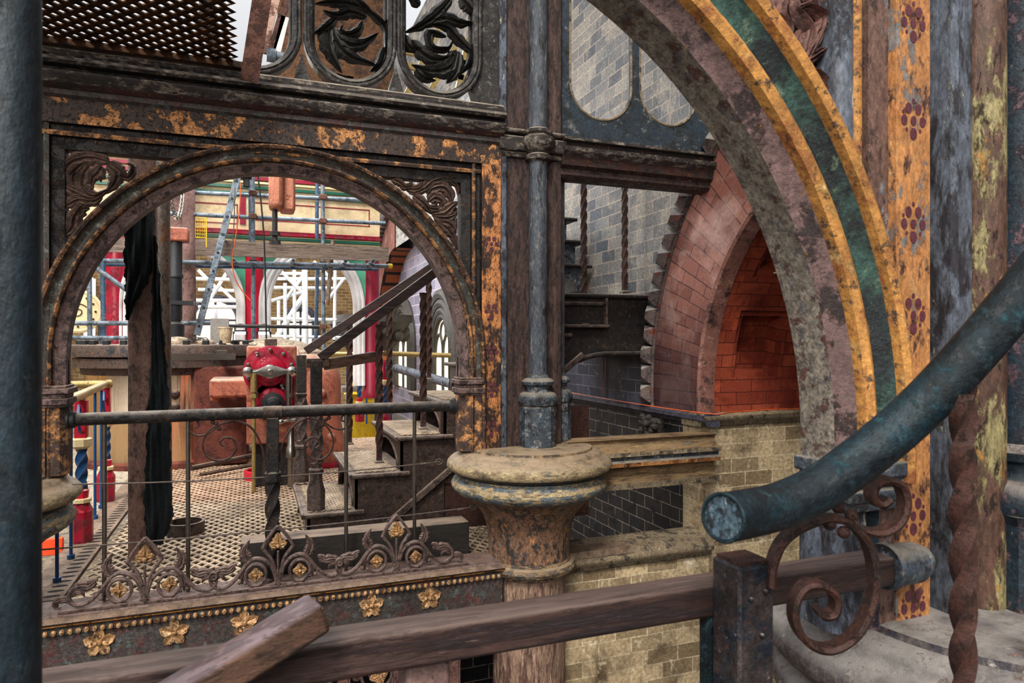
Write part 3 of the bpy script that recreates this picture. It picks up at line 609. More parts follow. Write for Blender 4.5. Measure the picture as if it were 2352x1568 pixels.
# ================================================================== CAST IRON COLUMNS AND ARCH SCREENS
def column(cx, cy, dz, label, mats, near=False, lowshaft=True, upper=True):
    t = thing('cast_iron_column', (cx, cy, -5.5), label, 'column', 'clustered cast iron columns')
    z = lambda v: v+dz
    P = (lambda v: v)
    mb = MB().lathe((cx, cy, 0), [(.255, -5.5), (.252, -.075)], 40); build('lower_shaft', mb, [mats['low']], t)
    mb = MB().lathe((cx, cy, 0), [(.255, -.10), (.28, -.09), (.285, -.07), (.315, -.06), (.325, -.035), (.315, -.01), (.29, 0), (.285, .02)], 48); build('necking_ring', mb, ['cap'], t)
    bell = [(.285, .02), (.282, .08), (.288, .16), (.30, .24), (.325, .31), (.365, .37), (.42, .42), (.475, .455)]
    mb = MB().lathe((cx, cy, dz), bell, 48); build('bell', mb, [mats['bell']], t)
    rings = [(.475, .455), (.49, .46), (.52, .48), (.54, .505), (.545, .53), (.53, .555), (.505, .57), (.50, .59), (.515, .60), (.555, .625), (.575, .65), (.57, .68), (.545, .705), (.52, .715), (.50, .735), (.49, .75), (.44, .76), (.435, .775), (.40, .78)]
    mb = MB().lathe((cx, cy, dz), rings, 56); mb.mi = [(1 if i < 56*4 else 2 if i < 56*5 else 1 if i < 56*7 else 3 if i < 56*9 else 2 if i < 56*12 else 0) for i in range(len(mb.f))] if not near else mb.mi
    build('capital_rings', mb, [mats['ring'], 'capblue', 'capcream', 'iron_dark'], t, ang=50)
    zb = .775+dz; zt = 5.0
    if not near:
        poly = [(-.235, .16), (-.235, -.045), (-.222, -.06), (-.195, -.06), (-.18, -.045), (-.175, -.04), (.165, -.04), (.18, -.055), (.22, -.05), (.235, -.03), (.235, .16)]
        mm = [1, 1, 1, 1, 0, 0, 0, 0, 0, 1, 0]
        mb = MB().extrude([(cx+a, cy+b) for a, b in poly], 'z', zb, zt, mm); build('core', mb, ['brownshaft', 'slate'], t)
        mb = MB().box(cx-.243, cx+.243, cy-.07, cy+.17, 2.76, 2.80)
        for a, b, c, d in ((-.25, 2.80, .25, 2.90), (-.245, 2.92, .245, 2.95)): mb.box(cx+a, cx+c, cy-.10, cy+.18, b, d)
        build('band', mb, ['dustledge'], t, bevel=.012)
        shafts = [(cx+.03, cy-.085, .064)]; shafts.append((cx+.265, cy+.10, .05))
    else:
        mb = MB()
        mb.extrude([(cx-.232, cy), (cx-.232, cy-.055), (cx-.21, cy-.06), (cx-.20, cy-.05), (cx-.15, cy-.05), (cx-.145, cy-.03), (cx+.2, cy-.03), (cx+.2, cy)], 'z', zb, zt, 0)
        build('core', mb, ['slate'], t)
        mb = MB().lathe((cx-.085, cy-.03, 0), [(.052, zb), (.052, zt)], 20); build('roll', mb, ['olive'], t)
        shafts = [(cx+.048, cy-.06, .092)]
    for k, (sx, sy, r) in enumerate(shafts):
        s = r/.064
        mb = MB().lathe((sx, sy, 0), [(r, 1.2+dz*.0), (r, zt)], 28)
        sh = build('shaft', mb, [mats['shaft']], t)
        q = 1 if near else s
        zz = 1.0 if not near else 1.0
        oc = MB().lathe((sx, sy, 0), [(.125*s if not near else .128, zb), (.125*s if not near else .128, 1.05), (.10*s, 1.075)], 8, a0=.5)
        build('octagonal_base', oc, [mats['oct']], sh, smooth=False)
        k2 = .128/.125/s*1.0 if near else 1
        pr = [(.10, 1.055), (.125, 1.065), (.138, 1.09), (.138, 1.115), (.12, 1.145), (.095, 1.155), (.085, 1.175), (.088, 1.195), (.108, 1.205), (.112, 1.225), (.10, 1.24), (.078, 1.25), (.066, 1.275)]
        build('base_rings', MB().lathe((sx, sy, 0), [(rr*(s if not near else 1.04)+(0 if not near else .0), v) for rr, v in pr], 32), [mats['ringb']], sh)
        if not near:
            an = [(.064, 2.73), (.088, 2.745), (.09, 2.775), (.072, 2.785), (.085, 2.80), (.112, 2.83), (.124, 2.865), (.115, 2.895), (.09, 2.905), (.088, 2.915), (.1, 2.925), (.1, 2.945), (.07, 2.96)]
            build('annulet', MB().lathe((sx, sy, 0), [(rr*s, v) for rr, v in an], 28), ['dustledge'], sh)
    return t
CM = dict(low='shaft_low', bell='bell', ring='cap', shaft='shaft', oct='bluegrey', ringb='bluegrey')
column(-.015, 0, 0, 'cast iron column in the centre with broad ringed cream and blue capital', CM)
column(-3.295, 0, 0, 'cast iron column with ringed capital half hidden at the left edge', CM)
column(-.015, -3.2, .06, 'nearest blue-painted cast iron column at the right edge behind the teal handrail', dict(low='shaft_low', bell='bell', ring='capnear', shaft='bluedark', oct='bluedark', ringb='bluedark'), near=True)
# bolt heads on the central capital
for px, py in ((1155, 1030), (1277, 1025)):
    pass

def px_leaf(mb, pts, W, off, sc, Y, h=.02, y0=None, lobes=5, m=0):
    ox, oy = off; q = [onY(ox+a/sc, oy+b/sc, Y) for a, b in pts]
    D = SS*(q[0][0]-CX)+CC*(Y-CY)
    mb.leaf(q, W/sc*D/F, h=h, y0=Y if y0 is None else y0, lobes=lobes, m=m)
def arch_path(cx, cz, zb, n=64):
    p = [(cx, zb, 1, 0), (cx, (zb+cz)/2, 1, 0)]
    p += [(cx, cz, cos(pi*i/n), sin(pi*i/n)) for i in range(n+1)]
    return p+[(cx, (zb+cz)/2, -1, 0), (cx, zb, -1, 0)]

def screen(cx, cy, cz, R, offs, mats, label, zb, zt_frame, near=False):
    zq = zb
    if near: zb = 1.17
    t = thing('arch_screen', (cx, cy, zb), label, 'cast iron arch', 'round arched cast iron screens')
    o = offs
    prof = [(R, .075), (R, -.03), (R+o[0]*.4, -.036), (R+o[0]*.9, -.06), (R+o[0], -.05), (R+o[1]-.004, -.052), (R+o[1], -.078), (R+(o[1]+o[2])/2, -.088), (R+o[2], -.078), (R+o[2]+.004, -.055),
            (R+(o[2]*.7+o[3]*.3), -.046), (R+(o[2]+o[3])/2, -.044), (R+(o[2]*.3+o[3]*.7), -.052), (R+o[3]-.004, -.07), (R+o[3], -.092), (R+(o[3]+o[4])/2, -.1), (R+o[4], -.09), (R+o[4]+.003, -.02), (R+o[4], .075)]
    mm = [0, 1, 1, 1, 1, 2, 2, 2, 2, 3, 3, 3, 3, 4, 4, 4, 4, 4, 4]
    mb = MB().sweep([(r, cy+y) for r, y in prof], arch_path(cx, cz, zb), mm)
    build('arch_ring', mb, mats, t, ang=32)
    return t
# far screen (the big arch in the left half)
S1 = screen(-1.655, 0, 1.395, 1.13, (.050, .060, .080, .135, .160), ['arch_m', 'arch_m', 'arch_y', 'arch_g', 'arch_y2'], 'weathered round cast iron arch screen in the left half with leafy spandrels', .76, 2.83)
def frame(t, cx, cy, zb, dxs, ztop, mats, top=True, left=True):
    xo, xi, x1, x2, x3 = dxs      # distances from the arch centre: outer, strip inner, ..., panel edge
    def prof():
        return [(xo, .04), (xo, -.066), (xi, -.066), (xi-.004, -.03), (x1, -.028), (x1-.004, -.05), (x1-.014, -.056), (x2, -.05), (x2-.003, -.02), (x3+.01, -.012), (x3, .02), (x3, .04)]
    mm = [1, 0, 1, 1, 2, 2, 2, 1, 1, 1, 1, 1]
    for sg in ((1, -1) if left else (1,)):
        p = [(cx+sg*a, cy+b) for a, b in prof()]
        if sg < 0: p = p[::-1]; m2 = mm[:-1][::-1]+[1]
        else: m2 = mm
        build('flower_strip', MB().extrude(p, 'z', zb, ztop-.001, m2), mats if sg > 0 else ['iron', mats[1], 'arch_g'], t, ang=30)
    if top:
        H = ztop
        p = [(cy+b-.0015, H-(xo-a)) for a, b in prof()]
        build('top_band', MB().extrude(p, 'x', cx-xo+.002, cx+xo-.002, mm), [mats[3]]+list(mats[1:3])+[mats[3]], t, ang=30)
frame(S1, -1.655, 0, .76, (1.405, 1.27, 1.235, 1.205, 1.13), 2.83, ['strip', 'iron_dark', 'arch_y', 'peel'])
# impost mouldings
for sg in (1, -1):
    mb = MB(); x = -1.655+sg*1.13
    for (a, b, c) in ((1.14, 1.155, .012), (1.155, 1.19, .024), (1.19, 1.215, .012), (1.215, 1.245, .028), (1.245, 1.26, .015)):
        mb.box(min(x-sg*c, x+sg*.15), max(x-sg*c, x+sg*.15), -.08-c, .08+c, a, b)
    build('impost', mb, ['arch_m'], S1, bevel=.005)
    mb = MB(); mb.extrude([(x-sg*.004, .07), (x-sg*.012, .03), (x-sg*.012, -.03), (x+sg*.02, -.075), (x+sg*.06, -.085), (x+sg*.065, -.06), (x+sg*.08, -.06), (x+sg*.085, -.085), (x+sg*.13, -.085), (x+sg*.16, -.06), (x+sg*.16, .07)][::(1 if sg < 0 else -1)], 'z', .77, 1.14, 0)
    build('jamb', mb, ['arch_y'], S1, ang=30)
# cornice above the arch
corn = [(-.066, 2.83, 0), (-.085, 2.845, 0), (-.085, 2.872, 1), (-.10, 2.88, 1), (-.115, 2.90, 2), (-.135, 2.92, 2), (-.145, 2.945, 2), (-.14, 2.958, 2), (-.10, 2.962, 3), (-.10, 2.985, 3), (-.15, 2.99, 2), (-.165, 3.005, 2), (-.155, 3.025, 2), (-.12, 3.032, 3), (-.115, 3.055, 2), (-.12, 3.075, 2), (-.085, 3.095, 2), (-.06, 3.10, 2), (.09, 3.10, 2), (.09, 2.83, 0)]
mb = MB().extrude([(y, z) for y, z, _ in corn], 'x', -3.28, -.24, [c[2] for c in corn]); build('cornice', mb, ['fascia', 'rustband', 'dustledge', 'iron_dark'], S1, ang=30)
# spandrel foliage
R7 = [[(900, 190), (1000, 160), (1060, 110), (1150, 90), (1230, 140), (1240, 220)], [(1030, 200), (1060, 160), (1140, 150), (1190, 220), (1170, 290)], [(1040, 250), (1080, 220), (1130, 250), (1120, 300)],
      [(1060, 340), (1140, 330), (1200, 280), (1240, 250)], [(1070, 350), (1160, 360), (1240, 330)], [(1090, 370), (1180, 400), (1230, 470)], [(1100, 380), (1170, 440), (1210, 500), (1240, 590)],
      [(830, 110), (870, 150), (915, 130), (905, 95)], [(880, 160), (960, 160), (1000, 105)], [(930, 200), (1010, 270), (1060, 340)], [(1030, 290), (1090, 300), (1090, 265)], [(780, 90), (840, 120), (900, 180)], [(1150, 110), (1200, 90), (1240, 100)]]
W7 = [17, 22, 20, 20, 20, 19, 15, 10, 13, 15, 13, 12, 12]
mb = MB()
for p, W in zip(R7, W7): px_leaf(mb, p, W*2.1, (640, 380), 3.015, .01, h=.03)
build('spandrel_foliage', mb, ['foliage'], S1, ang=25)
R5 = [[(640, 140), (520, 105), (400, 120), (310, 180), (300, 300)], [(480, 170), (440, 230), (430, 320), (490, 390), (560, 390), (640, 340)], [(580, 170), (540, 230), (510, 260), (500, 330)], [(620, 160), (690, 230), (665, 320), (600, 390)],
      [(300, 330), (400, 380), (500, 420), (600, 380)], [(300, 480), (400, 430), (520, 440), (590, 400)], [(290, 700), (350, 640), (370, 560), (440, 470), (520, 440)], [(390, 570), (430, 500), (490, 500)], [(310, 260), (380, 200), (450, 140)], [(720, 250), (790, 260), (820, 180), (770, 150)], [(640, 140), (720, 200), (770, 270)], [(380, 330), (360, 260), (400, 210)]]
W5 = [24, 26, 24, 20, 24, 22, 22, 18, 18, 11, 16, 20]
mb = MB()
for p, W in zip(R5, W5): px_leaf(mb, p, W*2.1, (60, 330), 3.337, .01, h=.03)
build('spandrel_foliage', mb, ['foliage'], S1, ang=25)

YN_ = -3.17
# near screen (the big arch cropped at the upper right)
S2 = screen(-1.645, -3.17, 1.27, 1.09, (.042, .048, .080, .158, .188), ['grey_soffit', 'mauve', 'yellow', 'green', 'yellow'], 'big near arch screen sweeping across the upper right with yellow and green bands', .82, 2.8, near=True)
build('jamb', MB().extrude([(-.559, YN_+.075), (-.565, YN_+.02), (-.562, YN_-.03), (-.53, YN_-.06), (-.49, YN_-.06), (-.475, YN_-.03), (-.465, YN_-.03), (-.45, YN_-.06), (-.40, YN_-.06), (-.385, YN_-.04), (-.385, YN_+.075)], 'z', .82, 1.18, [0, 0, 0, 0, 1, 1, 1, 2, 1, 1, 1]), ['slate', 'bluedark', 'brownflat'], S2, ang=25)
# right half frame of the near screen: mouldings, yellow line, brown flat, ochre strip with flowers
YN = -3.17
def vstrip(name, x0, x1, y, mat, round_=False, zb=.84, lab=None):
    mb = MB()
    if round_:
        xc, r = (x0+x1)/2, (x1-x0)/2; poly = [(xc+r*cos(pi+pi*k/10), y+r*.8*sin(pi+pi*k/10)) for k in range(11)]+[(x1, y+.06), (x0, y+.06)]
    else: poly = [(x0, y), (x1, y), (x1, y+.06), (x0, y+.06)]
    mb.extrude(poly, 'z', zb, 4.2); o = build(name, mb, [mat], S2, ang=40)
    if lab: o['label'] = lab
def nx(px, y): return onY(px, 300, y)[0]
vstrip('flower_strip', nx(2058, -3.236), nx(2136, -3.236), -3.236, 'strip2')
vstrip('flat_panel', nx(1990, -3.21), nx(2058, -3.21), -3.215, 'brownflat', zb=1.5)
vstrip('bead_strip', nx(1964, -3.225), nx(1985, -3.225), -3.215, 'yellow', True, zb=1.82)
vstrip('roll_strip', nx(1918, -3.21), nx(1962, -3.21), -3.20, 'slate', True, zb=1.92, lab='blue and mauve roll moulding')
vstrip('groove_strip', nx(1890, -3.16), nx(1918, -3.16), -3.165, 'iron_dark', zb=1.97)
# painted flowers on the ochre strip
mb = MB(); xc = (nx(2058, -3.236)+nx(2136, -3.236))/2
for py in (55, 278, 515, 725, 1185, 1395):
    z0 = onY(2097, py, -3.236)[1]; ph = 0
    if True:
        mb = MB()
        for (a, b, r) in ((-.016, .029, .0115), (.016, .029, .0115), (-.030, .0, .011), (.030, .0, .011), (0, 0, .010), (0, -.031, .0125), (-.022, -.022, .004), (.022, -.022, .004), (-.033, .02, .004), (.033, .02, .004), (0, .048, .005)):
            mb.extrude([(xc+a+r*cos(2*pi*k/10)*.9, z0+b+r*1.2*sin(2*pi*k/10)) for k in range(10)], 'y', -3.2358, -3.2375)
        build('painted_flower', mb, ['plum'], S2, smooth=False)
# matching flowers on the far strip
mb = MB()
for py in (560, 715, 810, 895, 985):
    mb = MB(); z0 = onY(1123, py, -.066)[1]; xc = -1.655+1.338
    for (a, b, r) in ((-.02, .035, .015), (.02, .035, .015), (-.036, .0, .014), (.036, .0, .014), (0, 0, .012), (0, -.038, .016)):
        mb.extrude([(xc+a+r*cos(2*pi*k/10), z0+b+r*1.1*sin(2*pi*k/10)) for k in range(10)], 'y', -.0655, -.068)
    build('painted_flower', mb, ['plum'], S1, smooth=False)
R4 = [([(350, 300), (430, 190), (390, 80), (440, -60)], 34), ([(470, 440), (545, 320), (560, 190), (470, 50), (500, -80)], 44), ([(470, 420), (590, 340), (672, 285)], 32), ([(520, 430), (590, 260), (630, 130), (560, 70)], 32), ([(280, 140), (350, 105), (410, 180), (340, 215)], 24),
      ([(480, 420), (590, 440), (660, 510), (690, 570)], 28), ([(470, 80), (550, 50), (650, 110), (610, 165)], 26), ([(200, 90), (300, 0), (350, -80)], 30), ([(610, 70), (560, 0), (530, -60)], 32), ([(430, 380), (480, 280), (500, 180)], 30), ([(600, 200), (670, 100), (640, -30)], 26), ([(620, 620), (650, 560), (600, 480)], 22)]
mb = MB()
for p, W in R4: px_leaf(mb, p, W, (1640, 0), 2.6138, -3.17, h=.022, lobes=4)
build('spandrel_foliage', mb, ['foliage_red'], S2, ang=25)
mb = MB(); mb.box(-.75, nx(1905, -3.12), -3.14, -3.12, 1.9, 3.0).box(-.56, -.30, -3.14, -3.12, 1.5, 3.0).box(-.40, -.30, -3.165, -3.12, .84, 3.0); build('spandrel_plate', mb, ['foliage_red'], S2)
mb = MB()
for (a, b, c) in ((1.14, 1.16, .004), (1.16, 1.19, .010), (1.20, 1.215, .004), (1.215, 1.25, .012)):
    x = -1.645+1.09; mb.box(x-c, x+.17, YN-.08-c, YN+.075+c, a-.03, b-.03)
build('impost', mb, ['bluegrey'], S2, bevel=.005)
# pipe socket of the rail
mb = MB().lathe((-.50, -3.285, .995), [(.05, 0), (.052, .012), (.046, .014), (.046, .09), (.035, .12)], 24, axis='x'); build('rail_socket', mb, ['bluegrey'], S2)

# ---- upper tracery with ovals
TR = thing('oval_tracery', (-1.5, 0, 3.1), 'black cast iron tracery of oval openings with curling leaves above the left cornice', 'tracery')
def stadium(cx, zc, r, zt, n=20): return [(cx-r, zt), (cx-r, (zt+zc)/2), (cx-r, zc)]+[(cx+r*cos(pi+pi*i/n), zc+r*sin(pi+pi*i/n)) for i in range(1, n)]+[(cx+r, zc), (cx+r, (zt+zc)/2), (cx+r, zt)]
for cx_ in (-1.245-.582, -1.245, -.668):
    st = stadium(cx_, 3.385, .255, 4.0)
    mb = MB(); mb.flat([(x, 0, z) for x, z in st], .13, .045); build('oval_frame', mb, ['tracery'], TR)
    st = stadium(cx_, 3.385, .275, 4.0); mb = MB(); mb.tube([(x, -.05, z) for x, z in st], .014, 8); mb.tube([(x, .02, z) for x, z in stadium(cx_, 3.385, .225, 4.0)], .012, 8); build('oval_bead', mb, ['tracery'], TR)
O1 = [([(860, 70), (740, 30), (620, 20), (490, 30)], 26), ([(850, 120), (740, 85), (640, 110), (545, 75)], 24), ([(820, 60), (900, 110), (975, 190), (985, 300), (960, 420)], 16), ([(600, 170), (580, 280), (610, 390), (680, 510)], 34), ([(610, 190), (650, 300), (740, 390), (920, 455)], 38),
      ([(640, 230), (690, 290), (800, 310), (935, 230)], 34), ([(820, 150), (790, 215), (720, 245), (670, 215), (690, 175)], 18), ([(640, 120), (560, 200), (485, 235)], 20), ([(970, 330), (940, 440), (870, 500)], 18), ([(760, 540), (700, 545), (640, 510)], 10), ([(880, 90), (960, 170), (990, 140)], 14), ([(700, -40), (820, 40), (900, 110)], 20)]
mb = MB()
for p, W in O1: px_leaf(mb, p, W*1.45, (560, 0), 3.015, 0, h=.035)
build('oval_foliage', mb, ['black_leaf'], TR, ang=25)
O2 = [([(1440, -20), (1330, 100), (1220, 180), (1110, 230)], 26), ([(1500, -20), (1560, 50), (1600, 110)], 34), ([(1230, 175), (1380, 125), (1500, 160), (1590, 160)], 30), ([(1400, 255), (1290, 230), (1300, 330), (1410, 340), (1450, 270)], 20), ([(1590, 370), (1480, 270), (1400, 190), (1260, 170)], 26),
      ([(1160, 280), (1240, 370), (1340, 415), (1460, 380)], 34), ([(1470, 350), (1420, 460), (1300, 490), (1160, 450)], 38), ([(1490, 360), (1460, 490), (1400, 580)], 30), ([(1110, 240), (1150, 330), (1240, 340)], 24), ([(1220, 40), (1180, 0), (1220, -60)], 24), ([(1190, 480), (1240, 540), (1330, 560)], 22), ([(1580, 300), (1560, 430), (1500, 520)], 14)]
mb = MB()
for p, W in O2: px_leaf(mb, p, W*1.35, (560, 0), 3.015, 0, h=.03)
build('oval_foliage', mb, ['black_leaf'], TR, ang=25)
mb = MB()
for xc in (-.96, -1.54): mb = MB(); build('web', mb.extrude([(xc-.05, 3.1), (xc+.05, 3.1), (xc+.03, 3.17), (xc, 3.26), (xc-.03, 3.17)], 'y', -.05, .05), ['tracery'], TR)
mb = MB(); mb.extrude([(-.40, 3.1), (-.22, 3.1), (-.22, 4.2), (-.375, 4.2), (-.375, 3.4), (-.44, 3.22)], 'y', -.03, .08)
build('web', mb, ['tracery'], TR)

# ---- right-hand upper panel with two stadium openings, moulded beam below it
PN = thing('tracery_screen', (.9, 0, 2.9), 'dark blue cast iron panel with two plain oval openings right of the central column', 'cast iron panel')
def holed(x0, x1, z0, z1, holes, y0, y1):
    mb = MB(); cuts = [x0]
    for (c, r, zc) in holes: cuts += [c-r, c+r]
    cuts.append(x1)
    for i in range(0, len(cuts), 2): mb.box(cuts[i], cuts[i+1], y0, y1, z0, z1)
    for (c, r, zc) in holes:
        n = 20; xs = [c-r*cos(pi*i/n) for i in range(n+1)]
        for a, b in zip(xs[:-1], xs[1:]):
            za, zb_ = (zc-sqrt(max(0, r*r-(q-c)**2)) for q in (a, b))
            mb.add([(a, y0, z0), (b, y0, z0), (b, y0, zb_), (a, y0, za), (a, y1, z0), (b, y1, z0), (b, y1, zb_), (a, y1, za)], [(0, 1, 2, 3), (3, 2, 6, 7), (5, 4, 7, 6)])
    return mb
build('pierced_plate', holed(.22, 1.50, 2.93, 5, [(.553, .250, 3.365), (1.13, .252, 3.39)], -.0, .035), ['bluepanel'], PN, ang=25)
for c, zc in ((.553, 3.365), (1.13, 3.39)):
    build('opening_lip', MB().tube([(x, .0, z) for x, z in stadium(c, zc, .25, 4.9, 28)], .009, 6), ['stone'], PN)
bp = [(-.03, 2.66, 1), (-.05, 2.68, 1), (-.05, 2.72, 1), (-.085, 2.74, 2), (-.09, 2.78, 2), (-.10, 2.80, 0), (-.13, 2.83, 0), (-.135, 2.86, 0), (-.09, 2.87, 3), (-.09, 2.90, 3), (-.13, 2.905, 0), (-.13, 2.925, 0), (-.03, 2.94, 0), (.1, 2.94, 0), (.1, 2.66, 0)]
BM = tag(build('moulded_beam', MB().extrude([(y, z) for y, z, _ in bp], 'x', .2, 1.50, [c[2] for c in bp]), ['dustledge', 'iron', 'rustband', 'iron_dark'], ang=30), 'dark moulded iron beam under the oval panel, ending at the brick arch', 'beam')
bp = [(.12, .43, 0), (-.10, .43, 0), (-.11, .475, 1), (-.055, .49, 0), (-.04, .54, 0), (-.05, .585, 0), (-.12, .595, 2), (-.13, .625, 2), (-.10, .64, 3), (-.10, .66, 3), (-.13, .67, 1), (-.13, .70, 1), (-.07, .715, 0), (-.05, .77, 0), (-.08, .79, 0), (.12, .79, 0)]
LB = tag(build('moulded_beam', MB().extrude([(y, z) for y, z, _ in bp][::-1], 'x', .25, 1.51, [c[2] for c in bp][::-1]), ['beam', 'stone', 'strip2', 'bluegrey'], ang=30), 'tan and yellow moulded iron beam from the central capital to the cream brick pier', 'beam')

# ================================================================== FRIEZE, CRESTING, LOWER PANELS
FZ = thing('frieze', (-1.65, -.15, -.5), 'moulded iron frieze with bead row and gilt flowers under the left arch', 'frieze')
fp = [(.10, .035, 0), (-.15, .035, 0), (-.155, .03, 0), (-.165, .028, 1), (-.19, .022, 1), (-.205, .010, 1), (-.20, .0, 1), (-.18, -.004, 2), (-.183, -.014, 2), (-.165, -.016, 3), (-.16, -.028, 3), (-.172, -.032, 3), (-.172, -.062, 3), (-.155, -.066, 3), (-.15, -.40, 3), (-.175, -.41, 1), (-.175, -.45, 1), (.0, -.45, 1), (.0, -.06, 1)]
build('fascia', MB().extrude([(y, z) for y, z, _ in fp], 'x', -3.02, -.27, [f[2] for f in fp]), ['crest', 'iron', 'goldline', 'fascia'], FZ, ang=28)
mb = MB()
for i in range(72): mb.sphere((-3.0+i*.038, -.176, -.048), .016, 5, sq=(.85, .8, 1.05))
build('bead_row', mb, ['gold'], FZ)
def flower5(c, r, y):
    mb = MB()
    for k in range(5):
        a = pi/2+2*pi*k/5; d = Vector((cos(a), 0, sin(a))); s = Vector((-sin(a), 0, cos(a))); C = Vector((c[0], y, c[1])); f = Vector((0, -1, 0))
        pts = [C+f*.012, C+d*r*.45+s*r*.36+f*.022, C+d*r*.78+s*r*.30+f*.016, C+d*r*1.05+f*.004, C+d*r*.78-s*r*.30+f*.016, C+d*r*.45-s*r*.36+f*.022, C+d*r*.55+f*.006, C+d*r*.85+f*.010]
        back = [Vector((p.x, y+.002, p.z)) for p in pts[:6]]
        mb.add(pts+back, [(0, 6, 1), (1, 6, 7, 2), (2, 7, 3), (3, 7, 4), (4, 7, 6, 5), (5, 6, 0), (0, 1, 9, 8), (1, 2, 10, 9), (2, 3, 11, 10), (3, 4, 12, 11), (4, 5, 13, 12), (5, 0, 8, 13)])
    mb.sphere((c[0], y-.016, c[1]), r*.2, 5)
    return mb
x0 = onY(227, 1473, -.17)[0]; fx = [x0+i*.367 for i in range(6)]
for i, x in enumerate(fx):
    build('gilt_flower', flower5((x, -.135), .078, -.152), ['gold'], FZ, ang=20)
# cresting: three foliated motifs
CR = thing('cresting', (-1.69, -.12, .04), 'rust-brown iron cresting of three pointed foliated motifs with gilt flowers on the frieze', 'cresting')
build('base_strip', MB().box(-2.80, -.50, -.138, -.10, .035, .052), ['crest'], CR, bevel=.003)
K = .000355
def mpt(x, z, X0): return (X0+x*K, .052+z*K)
def ribbon(mb, pts, X0, W, y=-.12, d=.03):
    P = catmull([Vector((mpt(a, b, X0)[0], y, mpt(a, b, X0)[1])) for a, b in pts], 5)
    mb.flat(P, d, W*K)
def motif(X0, idx):
    mb = MB()
    for s in (1, -1):
        ribbon(mb, [(0, 985), (s*90, 880), (s*175, 760), (s*245, 625)], X0, 46)
        ribbon(mb, [(s*250, 640), (s*190, 560), (s*105, 440), (s*55, 300), (s*25, 90)], X0, 48)
        ribbon(mb, [(s*25, 60), (s*60, 200), (s*110, 330), (s*210, 430), (s*340, 470), (s*440, 440), (s*540, 330), (s*640, 190), (s*780, 70), (s*920, 50), (s*1010, 110), (s*1035, 200), (s*1000, 290), (s*900, 345)], X0, 52)
        ribbon(mb, [(s*30, 40), (s*90, 0), (s*200, -15), (s*380, -15)], X0, 50)
        ribbon(mb, [(s*(350+165*cos(a)), 205+175*sin(a)) for a in [2*pi*k/16 for k in range(17)]], X0, 46)
        q = lambda L: [mpt(s*a, b, X0) for a, b in L]
        mb.leaf(q([(430, 420), (500, 520), (520, 640), (440, 800)]), 70*K, h=.014, y0=-.12, lobes=6)
        mb.leaf(q([(1000, 290), (880, 340), (760, 330), (680, 400), (640, 380)]), 62*K, h=.014, y0=-.12, lobes=4)
        mb.leaf(q([(1000, 180), (940, 260), (860, 240), (820, 160)]), 40*K, h=.012, y0=-.12, lobes=3)
        mb.leaf(q([(520, 330), (555, 200), (560, 60)]), 34*K, h=.014, y0=-.12, lobes=3)
        mb.sphere((mpt(s*600, 110, X0)[0], -.125, mpt(0, 110, X0)[1]), 34*K, 5); mb.sphere((mpt(s*510, 90, X0)[0], -.125, mpt(0, 90, X0)[1]), 30*K, 5)
    ribbon(mb, [(0, 60), (0, 300), (0, 560)], X0, 34)
    mb.extrude([mpt(-40, 40, X0), mpt(0, -40, X0), mpt(40, 40, X0), mpt(0, 110, X0)], 'y', -.14, -.10)
    o = build('crest_motif', mb, ['crest'], CR, ang=30)
    for (a, b, r, kk) in ((0, 660, 150, 3), (-350, 205, 120, 4), (350, 205, 120, 4)):
        f = MB(); c = mpt(a, b, X0)
        for k in range(kk):
            an = pi/2+2*pi*k/kk if kk == 4 else (pi/2, pi*.08, pi*.92)[k]; L = 1.45 if (kk == 3 and k == 0) else 1
            f.leaf([c, (c[0]+cos(an)*r*K*.5*L, c[1]+sin(an)*r*K*.5*L), (c[0]+cos(an)*r*K*L, c[1]+sin(an)*r*K*L)], r*K*.46, h=.016, y0=-.125, lobes=3)
        f.sphere((c[0], -.14, c[1]), r*K*.25, 5)
        build('gilt_flower', f, ['gold'], o, ang=25)
for i, X0 in enumerate((-2.387, -1.682, -.973)): motif(X0, i)
for X0 in (-2.035, -1.328):
    mb = MB().lathe((X0, -.13, .052+275*K), [(.024, -.012), (.026, -.002), (.026, .02)], 20, axis='y'); mb.tube([(X0+.02*cos(2*pi*k/16), -.143, .052+275*K+.02*sin(2*pi*k/16)) for k in range(17)], .005, 6); mb.sphere((X0, -.145, .052+275*K), .007, 4)
    build('rosette', mb, ['crest'], CR)
for s, Xc in ((-1, -2.387), (1, -.973)):
    mb = MB()
    q = [(Xc+s*a*K, .052+b*K) for a, b in ((960, 60), (1080, 160), (1200, 130), (1180, 40), (1110, 60))]
    mb.leaf(q, 40*K, h=.012, y0=-.12, lobes=2)
    build('end_scroll', mb, ['crest'], CR)
